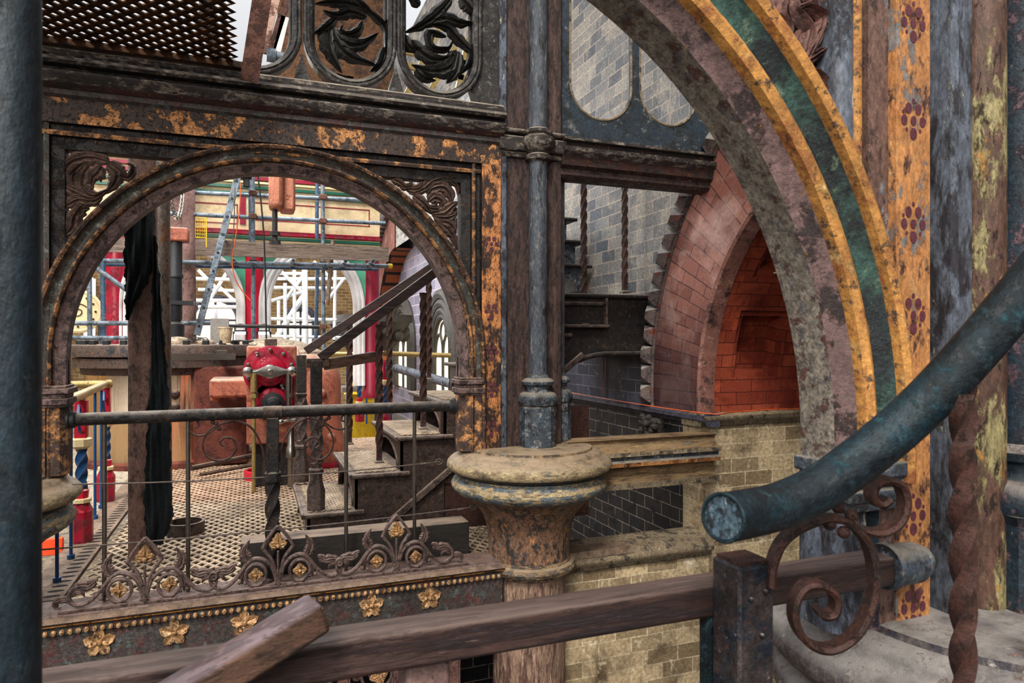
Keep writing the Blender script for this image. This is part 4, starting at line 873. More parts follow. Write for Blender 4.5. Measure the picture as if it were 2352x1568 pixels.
# lower pierced panels
LP = thing('pierced_panel', (-1.65, -.1, -1.6), 'row of pierced scrollwork panels between rusty pink posts below the frieze', 'iron panel')
for px in (565, 790, 915, 1042):
    X = onY(px, 1520, -.1)[0]
    build('panel_post', MB().box(X-.035, X+.035, -.14, -.06, -1.7, -.45).box(X-.02, X+.02, -.15, -.06, -1.7, -.45), ['foliage_red'], LP, bevel=.004)
for (px, r) in ((515, .105), (690, .12), (870, .13), (985, .10)):
    X, Z = onY(px, 1548, -.1); mb = MB()
    for s in (1,):
        mb.flat(catmull([Vector((a, -.1, b)) for a, b in spiral((X, Z), r, .05, .4*pi, 1.4, 24)], 2), .03, .018)
        mb.flat([(a, -.1, b) for a, b in spiral((X+r*1.2, Z-.06), r*.8, .03, 1.1*pi, 1.2, 24, -1)], .03, .016)
    mb.leaf([(X-r, Z-.02), (X-r*1.15, Z+.07), (X-r*.7, Z+.13)], .03, h=.014, y0=-.1); mb.leaf([(X+r*.4, Z-.18), (X+r*.9, Z-.1), (X+r*1.1, Z+.0)], .035, h=.014, y0=-.1)
    o = build('scrollwork', mb, ['crest'], LP, ang=30)
    f = MB()
    for k in range(4): f.leaf([(X, Z), (X+cos(k*pi/2+.3)*.035, Z+sin(k*pi/2+.3)*.035), (X+cos(k*pi/2+.3)*.062, Z+sin(k*pi/2+.3)*.062)], .028, h=.018, y0=-.11, lobes=3)
    build('gilt_flower', f, ['gold'], o, ang=25)

# ================================================================== RAILING IN THE LEFT ARCH
RL = thing('arch_railing', (-1.65, 0, .04), 'dark iron pipe railing across the left arch with a scrolled newel', 'railing')
ZR = 1.065
build('handrail', MB().tube([(-2.76, 0, ZR), (-.575, 0, ZR+.005)], .036, 20), ['iron_dark'], RL)
XN = onY(626, 1000, 0)[0]
build('rail_sleeve', MB().lathe((XN, 0, ZR), [(.036, -.055), (.042, -.053), (.042, .053), (.036, .055)], 20, axis='x'), ['iron'], RL)
for x, s in ((-2.785, 1), (-.555, -1)):
    build('wall_flange', MB().lathe((x, 0, ZR), [(.055, 0), (.055, s*.012), (.047, s*.016), (.047, s*.035), (.038, s*.045)], 24, axis='x'), ['blackrub'], RL)
z1, z2, z3 = onY(626, 1085, 0)[1], onY(626, 1108, 0)[1], .06
build('newel', MB().box(XN-.036, XN+.036, -.036, .036, z1, ZR-.03), ['iron_dark'], RL, bevel=.006)
build('newel_collar', MB().lathe((XN, 0, 0), [(.04, z2), (.055, z2+.01), (.058, (z1+z2)/2), (.05, z1-.01), (.052, z1), (.036, z1+.012)], 8, a0=.5), ['iron_dark'], RL)
build('twisted_shaft', MB().twist((XN, 0), z3, z2, .036, 3.6), ['iron_dark'], RL, ang=60)
def c_scroll(mb, pts, wd, th, Y, m=0): mb.flat(catmull([Vector((onY(a, b, Y)[0], Y, onY(a, b, Y)[1])) for a, b in pts], 5), wd, th, m=m)
for s in (-1, 1):
    mb = MB(); ax = lambda dx, dz: Vector((XN+s*dx, 0, ZR+dz))
    big = [ax(.04, -.30), ax(.06, -.19), ax(.12, -.09), ax(.20, -.045), ax(.27, -.06), ax(.33, -.11), ax(.36, -.18), ax(.35, -.25), ax(.30, -.30), ax(.24, -.30), ax(.195, -.26), ax(.19, -.20), ax(.225, -.165), ax(.265, -.175), ax(.28, -.21), ax(.255, -.232)]
    if s < 0: big = [ax(.05, -.42), ax(.05, -.25), ax(.11, -.10), ax(.20, -.045), ax(.30, -.06), ax(.36, -.10), ax(.39, -.17), ax(.37, -.24), ax(.31, -.275), ax(.24, -.26), ax(.205, -.20), ax(.225, -.15), ax(.27, -.14), ax(.295, -.17), ax(.27, -.19)]
    mb.flat(catmull(big, 5), .018, .011)
    mb.flat(catmull([ax(.30, -.065), ax(.36, -.11), ax(.42, -.12), ax(.465, -.085), ax(.46, -.04), ax(.425, -.03), ax(.41, -.06), ax(.43, -.072)], 5), .018, .010)
    for dx, dz in ((.315, -.055), (.30, -.085), (.335, -.045)): mb.sphere(ax(dx, dz), .013, 5)
    build('scroll_bracket', mb, ['rust'], RL)
for px, zt in ((240, 1310), (432, 1290), (795, 1262), (952, 1220)):
    X = onY(px, 1000, 0)[0]; mb = MB().tube([(X, 0, .04), (X, 0, ZR-.03)], .0125, 12); build('steel_rod', mb, ['steelrod'], RL)
def wire(name, pts, r, mat, label, cat='cable', group=None, ends=True):
    mb = MB().tube(catmull([Vector(p) for p in pts], 6), r, 6)
    return solo(name, mb, [mat], label, cat, group)
def arc_pts(a, b, sag, n=6):
    a, b = Vector(a), Vector(b); return [a.lerp(b, i/n)-Vector((0, 0, sag*4*(i/n)*(1-i/n))) for i in range(n+1)]
xa, za = onY(1012, 1060, -.02); xb, zb_ = onY(165, 1112, -.02)
c1 = solo('wire_cable', MB().tube(arc_pts((xa, -.02, za), (xb, -.02, zb_+.0), .03), .0045, 6).tube([(xa-.10, -.02, za-.006), (xa-.14, -.02, za-.008)], .009, 6).tube([(xa+.03*cos(2*pi*k/12)*.8-.01, -.02, za+.018*sin(2*pi*k/12)) for k in range(13)], .005, 6), ['greycable'], 'upper thin wire with an eye hook stretched across the left arch', 'cable', 'wires across the left arch')
xa, za = onY(1090, 1164, -.06); xb, zb_ = onY(95, 1262, -.06)
c2 = solo('wire_cable', MB().tube(arc_pts((xa, -.06, za), (xb, -.06, zb_), .02), .0045, 6).tube([(xa-.08, -.06, za-.006), (xa-.12, -.06, za-.008)], .009, 6).tube([(xa+.03*cos(2*pi*k/12)*.8-.01, -.06, za+.018*sin(2*pi*k/12)) for k in range(13)], .005, 6), ['greycable'], 'lower thin wire with an eye hook, close above the cresting', 'cable', 'wires across the left arch')
# dark timber lying behind the cresting
xa, xb = onY(553, 1250, .18)[0], onY(1072, 1200, .18)[0]
mb = MB().box(xa, xb, .12, .30, .005, .25); o = solo('baulk_timber', mb, ['blacktimber'], 'long dark timber baulk lying on the grating behind the cresting', 'timber', bevel=.006)
solo('floor_ring', MB().lathe((onZ(385, 1230, 0)[0]+.12, onZ(385, 1230, 0)[1]+.05, 0), [(.13, 0), (.14, .0), (.14, .09), (.12, .09), (.12, .02)], 24), ['flange'], 'low rusty ring on the grating at the foot of the cloth-wrapped post', 'ring')

# ================================================================== STAIRCASE
YS = .85; YE = 1.95
e1, e2 = onY(706, 1178, YS), onY(1395, 748, YS)
nst = 7; run = (e2[0]-e1[0])/6.9*1.0; 
TX = [onY(706, 1178, YS), onY(812, 1090, YS), onY(915, 1003, YS), onY(1020, 918, YS)]
X0s, Z0s = TX[0]; run = (TX[3][0]-X0s)/3; rise = (TX[3][1]-Z0s)/3
ST = thing('iron_staircase', (X0s, YS, 0), 'brown cast iron staircase with pierced treads rising right behind the central column', 'staircase')
NS = 7
for k in range(NS):
    xk, zk = X0s+k*run, Z0s+k*rise
    xr = xk+run*1.18
    mb = MB().box(xk-.03, xr, YS-.03, YE+.03, zk-.035, zk-.006)
    mb.tube([(xk-.03, YS-.03, zk-.02), (xr, YS-.03, zk-.02)], .018, 8).tube([(xk-.03, YS-.03, zk-.02), (xk-.03, YE+.03, zk-.02)], .018, 8)
    o = build('tread', mb, ['iron_step'], ST)
    g = grating(xk, xk+run*.98, YS+.03, YE-.02, .045, .06, zk, th=.006, hole=.45); build('tread_grille', g, ['grate'], o, smooth=False)
    # riser with round-arched opening
    mb = MB(); zc = zk-rise; n = 14; yc, r = (YS+YE)/2, (YE-YS)/2-.10; hh = rise-.08
    ys = [yc-r*cos(pi*i/n) for i in range(n+1)]
    for a, b in zip(ys[:-1], ys[1:]):
        za, zb2 = (zc+hh*sqrt(max(0, 1-((q-yc)/r)**2)) for q in (a, b))
        mb.add([(xk, a, za), (xk, b, zb2), (xk, b, zk-.03), (xk, a, zk-.03), (xk+.02, a, za), (xk+.02, b, zb2), (xk+.02, b, zk-.03), (xk+.02, a, zk-.03)], [(3, 2, 1, 0), (4, 5, 6, 7), (0, 1, 5, 4)])
    mb.box(xk, xk+.02, YS, YS+.10, zc, zk-.03).box(xk, xk+.02, YE-.10, YE, zc, zk-.03)
    mb.tube([(xk-.004, y, zc+hh*sqrt(max(0, 1-((y-yc)/r)**2))) for y in ys], .010, 6)
    build('riser', mb, ['iron'], ST, ang=30)
# stepped string plates near and far
for yy, nm in ((YS, 'string_plate'), (YE-.02, 'string_plate')):
    mb = MB()
    for k in range(NS-1 if yy == YS else NS):
        xk, zk = X0s+k*run, Z0s+k*rise; zlow = max(0, (k-1.6)*rise*.98) if yy == YS else max(0, (k-1)*rise)
        mb.box(xk, xk+run, yy, yy+.02, zlow if k > 2 else 0, zk-.03)
    build(nm, mb, ['iron'], ST, ang=30)
build('string_moulding', MB().obox((X0s+run*1.45, YS-.02, .03), (X0s+run*6.5, YS-.02, .03+rise*5.05), .04, .05), ['iron_step'], ST, bevel=.006)
build('soffit_panel', MB().box(-.42, .9, YS+.02, YS+.04, 0.0, .95), ['rust'], ST)
# landing at the wall
Zl = onY(1400, 678, YS)[1]; Xl0 = X0s+NS*run
lx0, lx1 = onY(1285, 680, YS)[0], XW-.02
mb = MB().box(lx0-.2, lx1, YS-.03, YE+.1, Zl-.03, Zl); mb.tube([(lx0-.2, YS-.03, Zl-.012), (lx1, YS-.03, Zl-.012)], .02, 8); build('landing', mb, ['iron_dark'], ST)
zb0, zb1 = onY(1400, 815, YS)[1], onY(1290, 850, YS)[1]
n = 12; mb = MB()
xs = [lx0-.2+(lx1-lx0+.2)*i/n for i in range(n+1)]
zf = lambda x: zb0-.0 - (0 if x > lx0+.45 else .30*((lx0+.45-x)/.65)**2)
for a, b in zip(xs[:-1], xs[1:]): mb.add([(a, YS-.012, zf(a)), (b, YS-.012, zf(b)), (b, YS-.012, Zl-.03), (a, YS-.012, Zl-.03), (a, YS+.025, zf(a)), (b, YS+.025, zf(b)), (b, YS+.025, Zl-.03), (a, YS+.025, Zl-.03)], [(0, 1, 2, 3), (7, 6, 5, 4), (1, 0, 4, 5)])
mb.tube([(x, YS-.01, zf(x)+.01) for x in xs], .022, 8); mb.box(lx0-.2, lx1, YS, YE, zb0-.0, zb0+.02)
build('landing_fascia', mb, ['iron_dark'], ST, ang=30)
xt, zt_ = onY(1395, 746, YS-.04)
build('landing_step', MB().box(lx0-.3, xt, YS-.09, YS-.0, zt_-.025, zt_).box(xt-.02, xt, YS-.06, YS, zt_, Zl-.03), ['iron_step'], ST, bevel=.006)
# upper flight turning back along the wall
UF = thing('upper_stair_flight', (1.2, YE+.1, Zl), 'dark upper flight of iron steps against the grey brick wall behind the twisted balusters', 'staircase')
YU = 1.95
for (pxr, py) in ((1427, 613), (1342, 555), (1322, 503)):
    X, Z = onY(pxr, py, YU); Zb = Z-.27; X = min(X, XW-.03)
    mb = MB().box(.1, X, YU-.03, YU+.9, Z-.025, Z).tube([(.1, YU-.03, Z-.012), (X, YU-.03, Z-.012)], .02, 8); o = build('step', mb, ['iron_dark'], UF)
    mb = MB().box(X-.14, X-.10, YU+.01, YU+.85, Zb, Z-.02)
    xs = [X-.14-.65*(1-cos(pi/2*i/8)) for i in range(9)]
    zs = [Zb+.02+.21*sin(pi/2*i/8) for i in range(9)]
    for i in range(8): mb.add([(xs[i], YU+.01, zs[i]), (xs[i+1], YU+.01, zs[i+1]), (xs[i+1], YU+.01, Z-.02), (xs[i], YU+.01, Z-.02)], [(3, 2, 1, 0)])
    mb.tube([(a, YU, b) for a, b in zip(xs, zs)], .012, 6)
    build('step_bracket', mb, ['bluegrey'], UF)
# handrails
YH, YG = .95, 1.97
def hr(name, pts, label):
    mb = MB()
    for a, b in zip(pts[:-1], pts[1:]): mb.obox(a, b, .06, .072)
    return solo(name, mb, ['wood'], label, 'handrail', 'timber stair handrails', bevel=.006)
n1a = onY(735, 822, YH); n1b = onY(1340, 372, YH)
hr('stair_handrail', [(n1a[0], YH, n1a[1]), (n1b[0], YH, n1b[1])], 'lower of the two sloping timber handrails behind the left arch, nearer one')
hr('stair_handrail', [(n1b[0]-.01, YH, n1b[1]-.0), (XW-.03, YH, n1b[1]-.01)], 'level dark handrail of the landing just under the moulded beam')
f1a, f1b = onY(702, 806, YG), onY(1280, 418, YG)
hr('stair_handrail', [(f1a[0], YG, f1a[1]), (f1b[0], YG, f1b[1])], 'upper of the two sloping timber handrails behind the left arch, farther one')
X, Z = onY(725, 838, YH)
solo('handrail_block', MB().box(X-.07, X+.10, YH-.03, YH+.03, Z-.02, Z+.05).obox((X+.06, YH, Z-.0), (X+.46, YH+.05, Z+.06), .04, .08), ['brace'], 'short scarred timber end block on the nearer stair newel', 'timber', bevel=.005)
def newel(px, ytop, ycol, ytw, ybase, Yp, label):
    X = onY(px, 1000, Yp)[0]; zt = onY(px, ytop, Yp)[1]; zc = onY(px, ycol, Yp)[1]; zw = onY(px, ytw, Yp)[1]; zb = onY(px, ybase, Yp)[1]
    t = thing('stair_newel', (X, Yp, zb), label, 'newel post', 'twisted iron stair newels')
    build('upper_post', MB().box(X-.042, X+.042, Yp-.042, Yp+.042, zc, zt), ['iron_dark'], t, bevel=.005)
    build('collar', MB().lathe((X, Yp, 0), [(.04, zc-.06), (.055, zc-.05), (.055, zc-.035), (.065, zc-.03), (.065, zc-.012), (.055, zc-.006), (.058, zc+.01), (.04, zc+.02)], 4, a0=.5), ['iron_dark'], t, smooth=False)
    build('twisted_shaft', MB().twist((X, Yp), zw, zc-.05, .044, 3.2), ['iron_step'], t, ang=60)
    h = zw-zb
    build('base', MB().lathe((X, Yp, 0), [(.068, zb), (.07, zb+h*.42), (.05, zb+h*.62), (.046, zb+h*.78), (.058, zb+h*.8), (.058, zb+h*.86), (.045, zb+h*.9), (.045, zw), (.03, zw+.01)], 8, a0=.5), ['iron_step'], t, ang=25)
newel(726, 828, 925, 1062, 1172, YH, 'nearer twisted iron newel at the foot of the stairs')
newel(692, 815, 900, 1010, 1105, YG, 'farther twisted iron newel at the foot of the stairs')
def baluster(px, yb, yt, Yp, label, bs=.024):
    X, zb = onY(px, yb, Yp); zt = onY(px, yt, Yp)[1]; Yp2 = Yp
    t = thing('twisted_baluster', (X, Yp2, zb), label, 'baluster', 'twisted iron stair balusters')
    build('bar', MB().twist((X, Yp2), zb+.12, zt, bs, 5, rot=random.random()).box(X-bs*.8, X+bs*.8, Yp2-bs*.8, Yp2+bs*.8, zb+.02, zb+.13), ['rust'], t, ang=60)
    build('shoe', MB().lathe((X, Yp2, 0), [(.05, zb), (.05, zb+.008), (.03, zb+.02), (.026, zb+.05), (.02, zb+.06)], 4, a0=.5), ['iron_step'], t, smooth=False)
for a in ((871, 1062, 745, YH, 'twisted baluster on the second tread, near side'), (972, 985, 672, YH, 'twisted baluster on the third tread, near side'), (1341, 745, 378, YH-.08, 'twisted baluster left of two under the landing handrail'), (1435, 672, 378, YH, 'twisted baluster right of two under the landing handrail'),
          (803, 1020, 752, YG, 'twisted baluster on the second tread, far side'), (894, 950, 694, YG, 'twisted baluster on the third tread, far side'), (985, 872, 632, YG, 'twisted baluster on the fourth tread, far side')): baluster(*a)
solo('twisted_baluster', MB().tube([(onY(1497, 380, .95)[0], .95, onY(1500, 368, .95)[1]), (onY(1497, 380, .95)[0], .95, onY(1500, 392, .95)[1])], .02, 8), ['rust'], 'stub of a baluster hanging from the right end of the landing handrail', 'baluster', 'twisted iron stair balusters')

# ================================================================== NEAR RAILING, HANDRAIL, BARS
YR = -3.25
mb = MB().box(-3.2, -.50, YR-.068, YR+.004, .962, 1.026)
solo('timber_rail', mb, ['wood'], 'long dark timber rail crossing the foreground into the round pipe socket', 'rail', bevel=.008)
a = onY(735, 1402, -3.35); b = onY(300, 1672, -3.42)
solo('brace_timber', MB().obox((a[0], -3.352, a[1]), (b[0], -3.42, b[1]), .058, .05), ['brace'], 'sawn timber bar slanting down left over the foreground rail', 'timber', bevel=.008)
a = onY(300, 1500, -3.12)
solo('board', MB().box(-2.4, onY(560, 1500, -3.1)[0], -3.19, -3.16, .83, .97), ['brace'], 'pinkish board below the foreground rail at the lower left', 'board')
X, Z = onY(972, 1487, YR)
solo('stub_newel', MB().box(X-.038, X+.038, YR-.04, YR+.035, -.6, .955), ['newel_mauve'], 'mauve square newel top tucked under the foreground timber rail', 'newel post', bevel=.008)
XNn = onY(1722, 1300, -3.38)[0]; ZN = onY(1720, 1292, -3.38)[1]
NW = thing('square_newel', (XNn, -3.36, -1), 'scarred square iron newel in front of the timber rail', 'newel post')
build('post', MB().box(XNn-.040, XNn+.040, -3.40, -3.32, -1, ZN), ['newel_near'], NW, bevel=.006)
build('post_cap', MB().box(XNn-.034, XNn+.034, -3.394, -3.326, ZN, ZN+.006), ['rust'], NW)
mb = MB()
for dx, dz in ((-.015, -.06), (.018, -.05), (.01, -.13), (.005, -.25)): mb.sphere((XNn+dx, -3.402, ZN+dz), .005, 5)
mb.sphere((XNn+.04, -3.38, ZN-.24), .014, 5)
build('rivets', mb, ['iron_dark'], NW)
Xt = onY(1642, 1450, -3.33)[0]
solo('teal_strut', MB().box(Xt-.006, Xt+.012, -3.31, -3.29, -1, .965), ['teal'], 'thin teal upright close behind the left edge of the square newel', 'strut')
hp = [(1662, 1188, 1.10), (1720, 1178, 1.145), (1800, 1158, 1.185), (1890, 1115, 1.205), (1980, 1050, 1.21), (2060, 985, 1.21), (2150, 900, 1.20), (2250, 790, 1.19), (2352, 668, 1.175), (2460, 535, 1.16)]
HRL = thing('teal_handrail', onD(1658, 1190, 1.2), 'thick blurred teal pipe handrail curving up to the right', 'handrail')
P = catmull([onD(*h) for h in hp], 4)
d0 = (P[1]-P[0]).normalized()
build('pipe', MB().tube(P, .0400, 28, cap=True), ['teal'], HRL)
mb = MB(); q0 = P[0]; a = d0.cross(Vector((0, 0, 1))).normalized(); b = d0.cross(a)
mb.tube([q0+(a*cos(2*pi*k/28)+b*sin(2*pi*k/28))*.0375-d0*.002 for k in range(29)], .0035, 6); build('pipe_lip', mb, ['teal'], HRL)
mb = MB(); mb.tube([q0+d0*.001, q0-d0*.0015], .034, 24); build('end_plug', mb, ['cork'], HRL)['label'] = 'pale grey plugged pipe end'
XB = onD(2212, 1000, 1.17)
mb = MB().twist((XB.x, XB.y), -.2, onD(2212, 905, 1.17).z, .0172, 6.2)
BL = thing('twisted_baluster', (XB.x, XB.y, -.2), 'blurred rusty twisted bar standing under the teal handrail', 'baluster')
build('bar', mb, ['rust'], BL, ang=60)
pp = onD(2222, 893, 1.20); build('rail_lug', MB().sphere(pp, .02, 8, sq=(1, .6, 1.2)), ['rust'], BL)
# forged scroll bracket
SCB = thing('forged_scroll', onD(1772, 1330, 1.27), 'rusty forged scroll bracket between the square newel and the teal handrail', 'bracket')
D_ = 1.27
def fl(pts, wd, th): 
    return MB().flat(catmull([onD(a, b, D_) for a, b in pts], 6), wd, th, nrm=(SS, CC, 0))
build('big_scroll', fl([(1768, 1345), (1775, 1290), (1800, 1240), (1850, 1205), (1915, 1190), (1965, 1212), (1998, 1262), (2008, 1330), (1995, 1400), (1960, 1460), (1905, 1490), (1855, 1475), (1826, 1430), (1826, 1380), (1850, 1345), (1890, 1345), (1918, 1370), (1915, 1405), (1890, 1412), (1878, 1395)], .036, .013), ['rust'], SCB, ang=50)
build('small_scroll', fl([(1950, 1195), (1985, 1218), (2025, 1222), (2062, 1200), (2078, 1160), (2070, 1118), (2040, 1102), (2010, 1112), (2002, 1140), (2020, 1158), (2040, 1145)], .036, .013), ['rust'], SCB, ang=50)
mb = MB()
for a, b in ((1905, 1203), (1938, 1222), (1955, 1182), (1925, 1165)): mb.sphere(onD(a, b, D_-.005), .012, 6)
build('rivet_heads', mb, ['rust'], SCB)
# blurred post at the left edge
q = onD(22, 784, .72); mb = MB().tube([(q.x, q.y, -1), (q.x, q.y, 4)], .0285, 24)
solo('scaffold_post', mb, ['postblur'], 'out of focus dark teal post along the left edge', 'post')

# ================================================================== TOP LEFT: RUSTED GRATING PLATFORM, BARS
GP = thing('grating_platform', (-2.5, -.6, 3.12), 'rusted diamond grating platform seen from below at the top left', 'grating')
g = grating(-3.3, -1.86, -1.5, -.06, .085, .095, 3.135, th=.008, hole=.50); build('grating_sheet', g, ['rustplate'], GP, smooth=False)
build('edge_angle', MB().box(-3.3, -1.8, -.13, -.07, 3.100, 3.135), ['rustplate'], GP)
a = onY(612, -60, -.28); b = onY(572, 188, -.24)
solo('flat_bar', MB().obox((a[0], -.34, a[1]), (b[0], -.24, b[1]), .012, .10, up=(1, 0, 0)), ['darkwood'], 'brown flat bar leaning over the cornice at the right end of the rusted grating', 'bar')
for (p1, p2, wd, mat, lab) in (((640, -40), (600, 120), .07, 'pinkbar', 'pale pink bar behind the leaning brown flat bar'), ((668, -30), (622, 120), .05, 'darkwood', 'thin brown bar right of the pale pink bar at the top'), ((655, 40), (625, 165), .05, 'white', 'white bar between brown bars above the cornice')):
    a, b = onY(*p1, .5), onY(*p2, .5)
    solo('slanting_bar', MB().obox((a[0], .5, a[1]), (b[0], .5, b[1]), .03, wd, up=(1, 0, 0)), [mat], lab, 'bar', 'bars behind the cornice')
a = onY(612, 128, .5); solo('pipe_clamp', MB().lathe((a[0], .48, a[1]), [(.045, 0), (.045, .06), (.03, .06), (.03, .14)], 16, axis='x'), ['scaf'], 'grey metal clamp beside the foot of the leaning brown bar', 'clamp')

# ================================================================== ENGINE HOUSE BEYOND THE LEFT ARCH
# rusty steel post wrapped in black cloth
YP = .86
def pY(px, py, Y): a = onY(px, py, Y); return Vector((a[0], Y, a[1]))
xa, xb = pY(291, 1000, YP).x, pY(356, 1000, YP).x
PT = thing('steel_post', ((xa+xb)/2, YP+.1, 0), 'broad rusty pinkish-brown steel post standing on the grating left of the arch', 'post')
n = 12; w_ = (xb-xa)/2
poly = [((xa+xb)/2-w_*cos(pi*k/n), YP+.05-.05*sin(pi*k/n)) for k in range(n+1)]+[(xb, YP+.14), (xa, YP+.14)]
build('shaft', MB().extrude(poly, 'z', 0, 3.1), ['post'], PT)
for z in (.25, 1.5, 2.3): build('rivet', MB().sphere((xa+.02, YP+.035, z), .009, 5), ['post'], PT)
def cloth(rows, label):
    mb = MB(); R = catmull([Vector((y, l, r)) for y, l, r in rows], 8); nc = 18; vs = []; fs = []
    for i, q in enumerate(R):
        for j in range(nc+1):
            t = j/nc; px = q.y+(q.z-q.y)*t
            if j in (0, nc): px += 2.2*sin(i*.9+j)+1.5*sin(i*2.3)
            fold = .018*sin(t*13+q.x*.012+sin(q.x*.02)*1.5)+.010*sin(t*27-q.x*.02)+.008*sin(q.x*.06+t*5)
            v = pY(px, q.x, YP-.035); v.y += fold; vs.append(v)
    m = len(R)
    back = [v+Vector((0, .012, 0)) for v in vs]
    for i in range(m-1):
        for j in range(nc):
            a = i*(nc+1)+j; fs.append((a, a+nc+1, a+nc+2, a+1)); b = a+len(vs); fs.append((b, b+1, b+nc+2, b+nc+1))
    N_ = len(vs)
    for i in range(m-1):
        for j in (0, nc): a = i*(nc+1)+j; fs.append((a, a+nc+1, a+nc+1+N_, a+N_))
    mb.add(vs+back, fs)
    return mb
solo('black_cloth', cloth([(440, 300, 356), (500, 288, 356), (560, 285, 352), (620, 285, 347), (655, 286, 334), (690, 288, 314), (735, 291, 296)], ''), ['cloth'], 'upper piece of black cloth hanging pointed over the rusty steel post', 'cloth', 'black cloth on the steel post')
solo('black_cloth', cloth([(540, 346, 358), (620, 348, 364), (700, 350, 370), (780, 347, 378), (850, 344, 384), (940, 340, 389), (1020, 336, 391), (1100, 332, 392), (1170, 330, 397), (1215, 334, 388), (1250, 340, 372)], ''), ['cloth'], 'long strip of black cloth hanging down to the floor at the right of the post', 'cloth', 'black cloth on the steel post')
a, b = pY(371, 380, 1.5), pY(378, 1000, 1.5)
solo('rusty_pipe', MB().tube([(a.x, 1.5, 3.3), (b.x, 1.5, .0)], .056, 20), ['rustpipe'], 'rust-streaked upright pipe close behind the cloth-wrapped post', 'pipe')
# main steam cylinder
cyc = Vector((-2.83, 5.48, 0)); 
CYL = thing('steam_cylinder', cyc, 'huge brass-clad steam cylinder with a bolted brown flange, behind the cloth-wrapped post', 'steam cylinder')
build('brass_cladding', MB().lathe(cyc, [(.95, .07), (.95, .62), (.957, .63), (.957, .66), (.95, .67), (.95, 1.18)], 64), ['brass'], CYL)
build('base_ring', MB().lathe(cyc, [(1.02, 0), (1.02, .06), (.97, .08)], 48), ['terradark'], CYL)
build('lower_flange', MB().lathe(cyc, [(.99, 1.10), (1.0, 1.18), (1.08, 1.19), (1.08, 1.30)], 64), ['flange'], CYL)
build('upper_flange', MB().lathe(cyc, [(1.08, 1.315), (1.115, 1.32), (1.115, 1.44), (1.10, 1.46), (.4, 1.47)], 64), ['flange'], CYL)
for k in range(28):
    t = 2*pi*k/28+.05; c = cyc+Vector((1.0*cos(t), 1.0*sin(t), 0))
    build('flange_bolt', MB().lathe(c, [(.04, 1.46), (.04, 1.51), (.03, 1.52)], 6), ['bolt'], CYL, smooth=False)
for px, py in ((402, 905), (402, 935)):
    v = pY(px, py, 4.5); build('valve_knob', MB().lathe(v, [(.05, .05), (.055, 0), (.04, -.02), (.02, -.03)], 18, axis='y'), ['iron'], CYL)
# oxide-red casing at the cylinder's right
YC = 4.5
a, b = pY(444, 840, YC), pY(562, 1068, YC)
CS = thing('red_casing', (a.x, YC, 0), 'oxide red cast casing with a raised arm, right of the brass cladding', 'engine casing')
build('casing', MB().box(a.x, b.x+.05, YC, YC+.45, .02, 1.2), ['terradark'], CS, bevel=.03)
a2, b2 = pY(480, 872, YC-.9), pY(575, 912, YC-.9)
build('arm', MB().box(a2.x, b2.x, YC-.9, YC-.2, b2.z, a2.z), ['terra'], CS, bevel=.03)
build('arm_leg', MB().box(a2.x, a2.x+.1, YC-.75, YC+.05, b2.z-.05, a2.z-.05), ['terra'], CS, bevel=.03)
a3, b3 = pY(392, 812, 3.9), pY(541, 826, 3.9)
build('steel_edge_bar', MB().box(a3.x, b3.x, 3.9, 3.93, b3.z, a3.z).box(b3.x-.2, b3.x-.1, 3.92, 4.6, b3.z, a3.z+.03), ['steel'], CYL)
# valve chest
YV = 3.0
a, b = pY(566, 794, YV), pY(682, 1016, YV)
VC = thing('valve_chest', ((a.x+b.x)/2, YV, 0), 'terracotta valve chest with crimson round covers and a polished cross lever', 'valve chest')
build('chest_body', MB().box(a.x, b.x, YV, YV+.5, b.z, a.z), ['terra'], VC, bevel=.02)
build('chest_foot', MB().box(a.x+.05, b.x-.05, YV+.1, YV+.5, 0, b.z), ['iron_dark'], VC, bevel=.01)
u = pY(620, 852, YV-.03); l = pY(627, 920, YV-.03); ru = .26; rl = .21
build('upper_cover', MB().lathe(u, [(ru, .03), (ru, -.0), (ru-.02, -.012), (ru*.62, -.012), (ru*.58, -.05), (ru*.42, -.07), (ru*.4, -.11), (ru*.3, -.12)], 40, axis='y'), ['crimson'], VC)
build('lower_cover', MB().lathe(l, [(rl, .03), (rl, -.0), (rl-.02, -.012), (rl*.68, -.012), (rl*.62, -.05), (rl*.45, -.06)], 40, axis='y'), ['crimson'], VC)
build('lower_gland', MB().lathe(l+Vector((0, 0, -.02)), [(.11, -.05), (.11, -.09), (.07, -.1), (.06, -.14), (.03, -.15)], 24, axis='y'), ['bolt'], VC)
build('waist_plate', MB().box((u.x+l.x)/2-.13, (u.x+l.x)/2+.13, YV-.04, YV, l.z, u.z), ['crimson'], VC)
for c, r, k in ((u, ru*.84, 10), (l, rl*.84, 8)):
    for i in range(k):
        t = 2*pi*i/k+.3; build('cover_nut', MB().lathe(c+Vector((r*cos(t), -.012, r*sin(t))), [(.02, 0), (.02, -.02), (.012, -.024)], 6, axis='y'), ['steelrod'], VC, smooth=False)
lv = build('cross_lever', MB().lathe(u+Vector((0, -.10, 0)), [(.10, .03), (.105, -.0), (.07, -.02), (.035, -.035), (.02, -.05)], 28, axis='y').flat([u+Vector((-.21, -.12, -.0)), u+Vector((-.12, -.12, -.0)), u+Vector((-.05, -.12, 0)), u+Vector((.06, -.12, -.0)), u+Vector((.14, -.12, 0)), u+Vector((.22, -.12, 0))], .05, [.05, .045, .11, .11, .05, .06]), ['steel'], VC, ang=30)
for dx in (-.21, .21): build('lever_pin', MB().lathe(u+Vector((dx, -.11, 0)), [(.045, .02), (.05, -.03), (.03, -.045), (.02, -.06)], 20, axis='y'), ['steel'], VC)
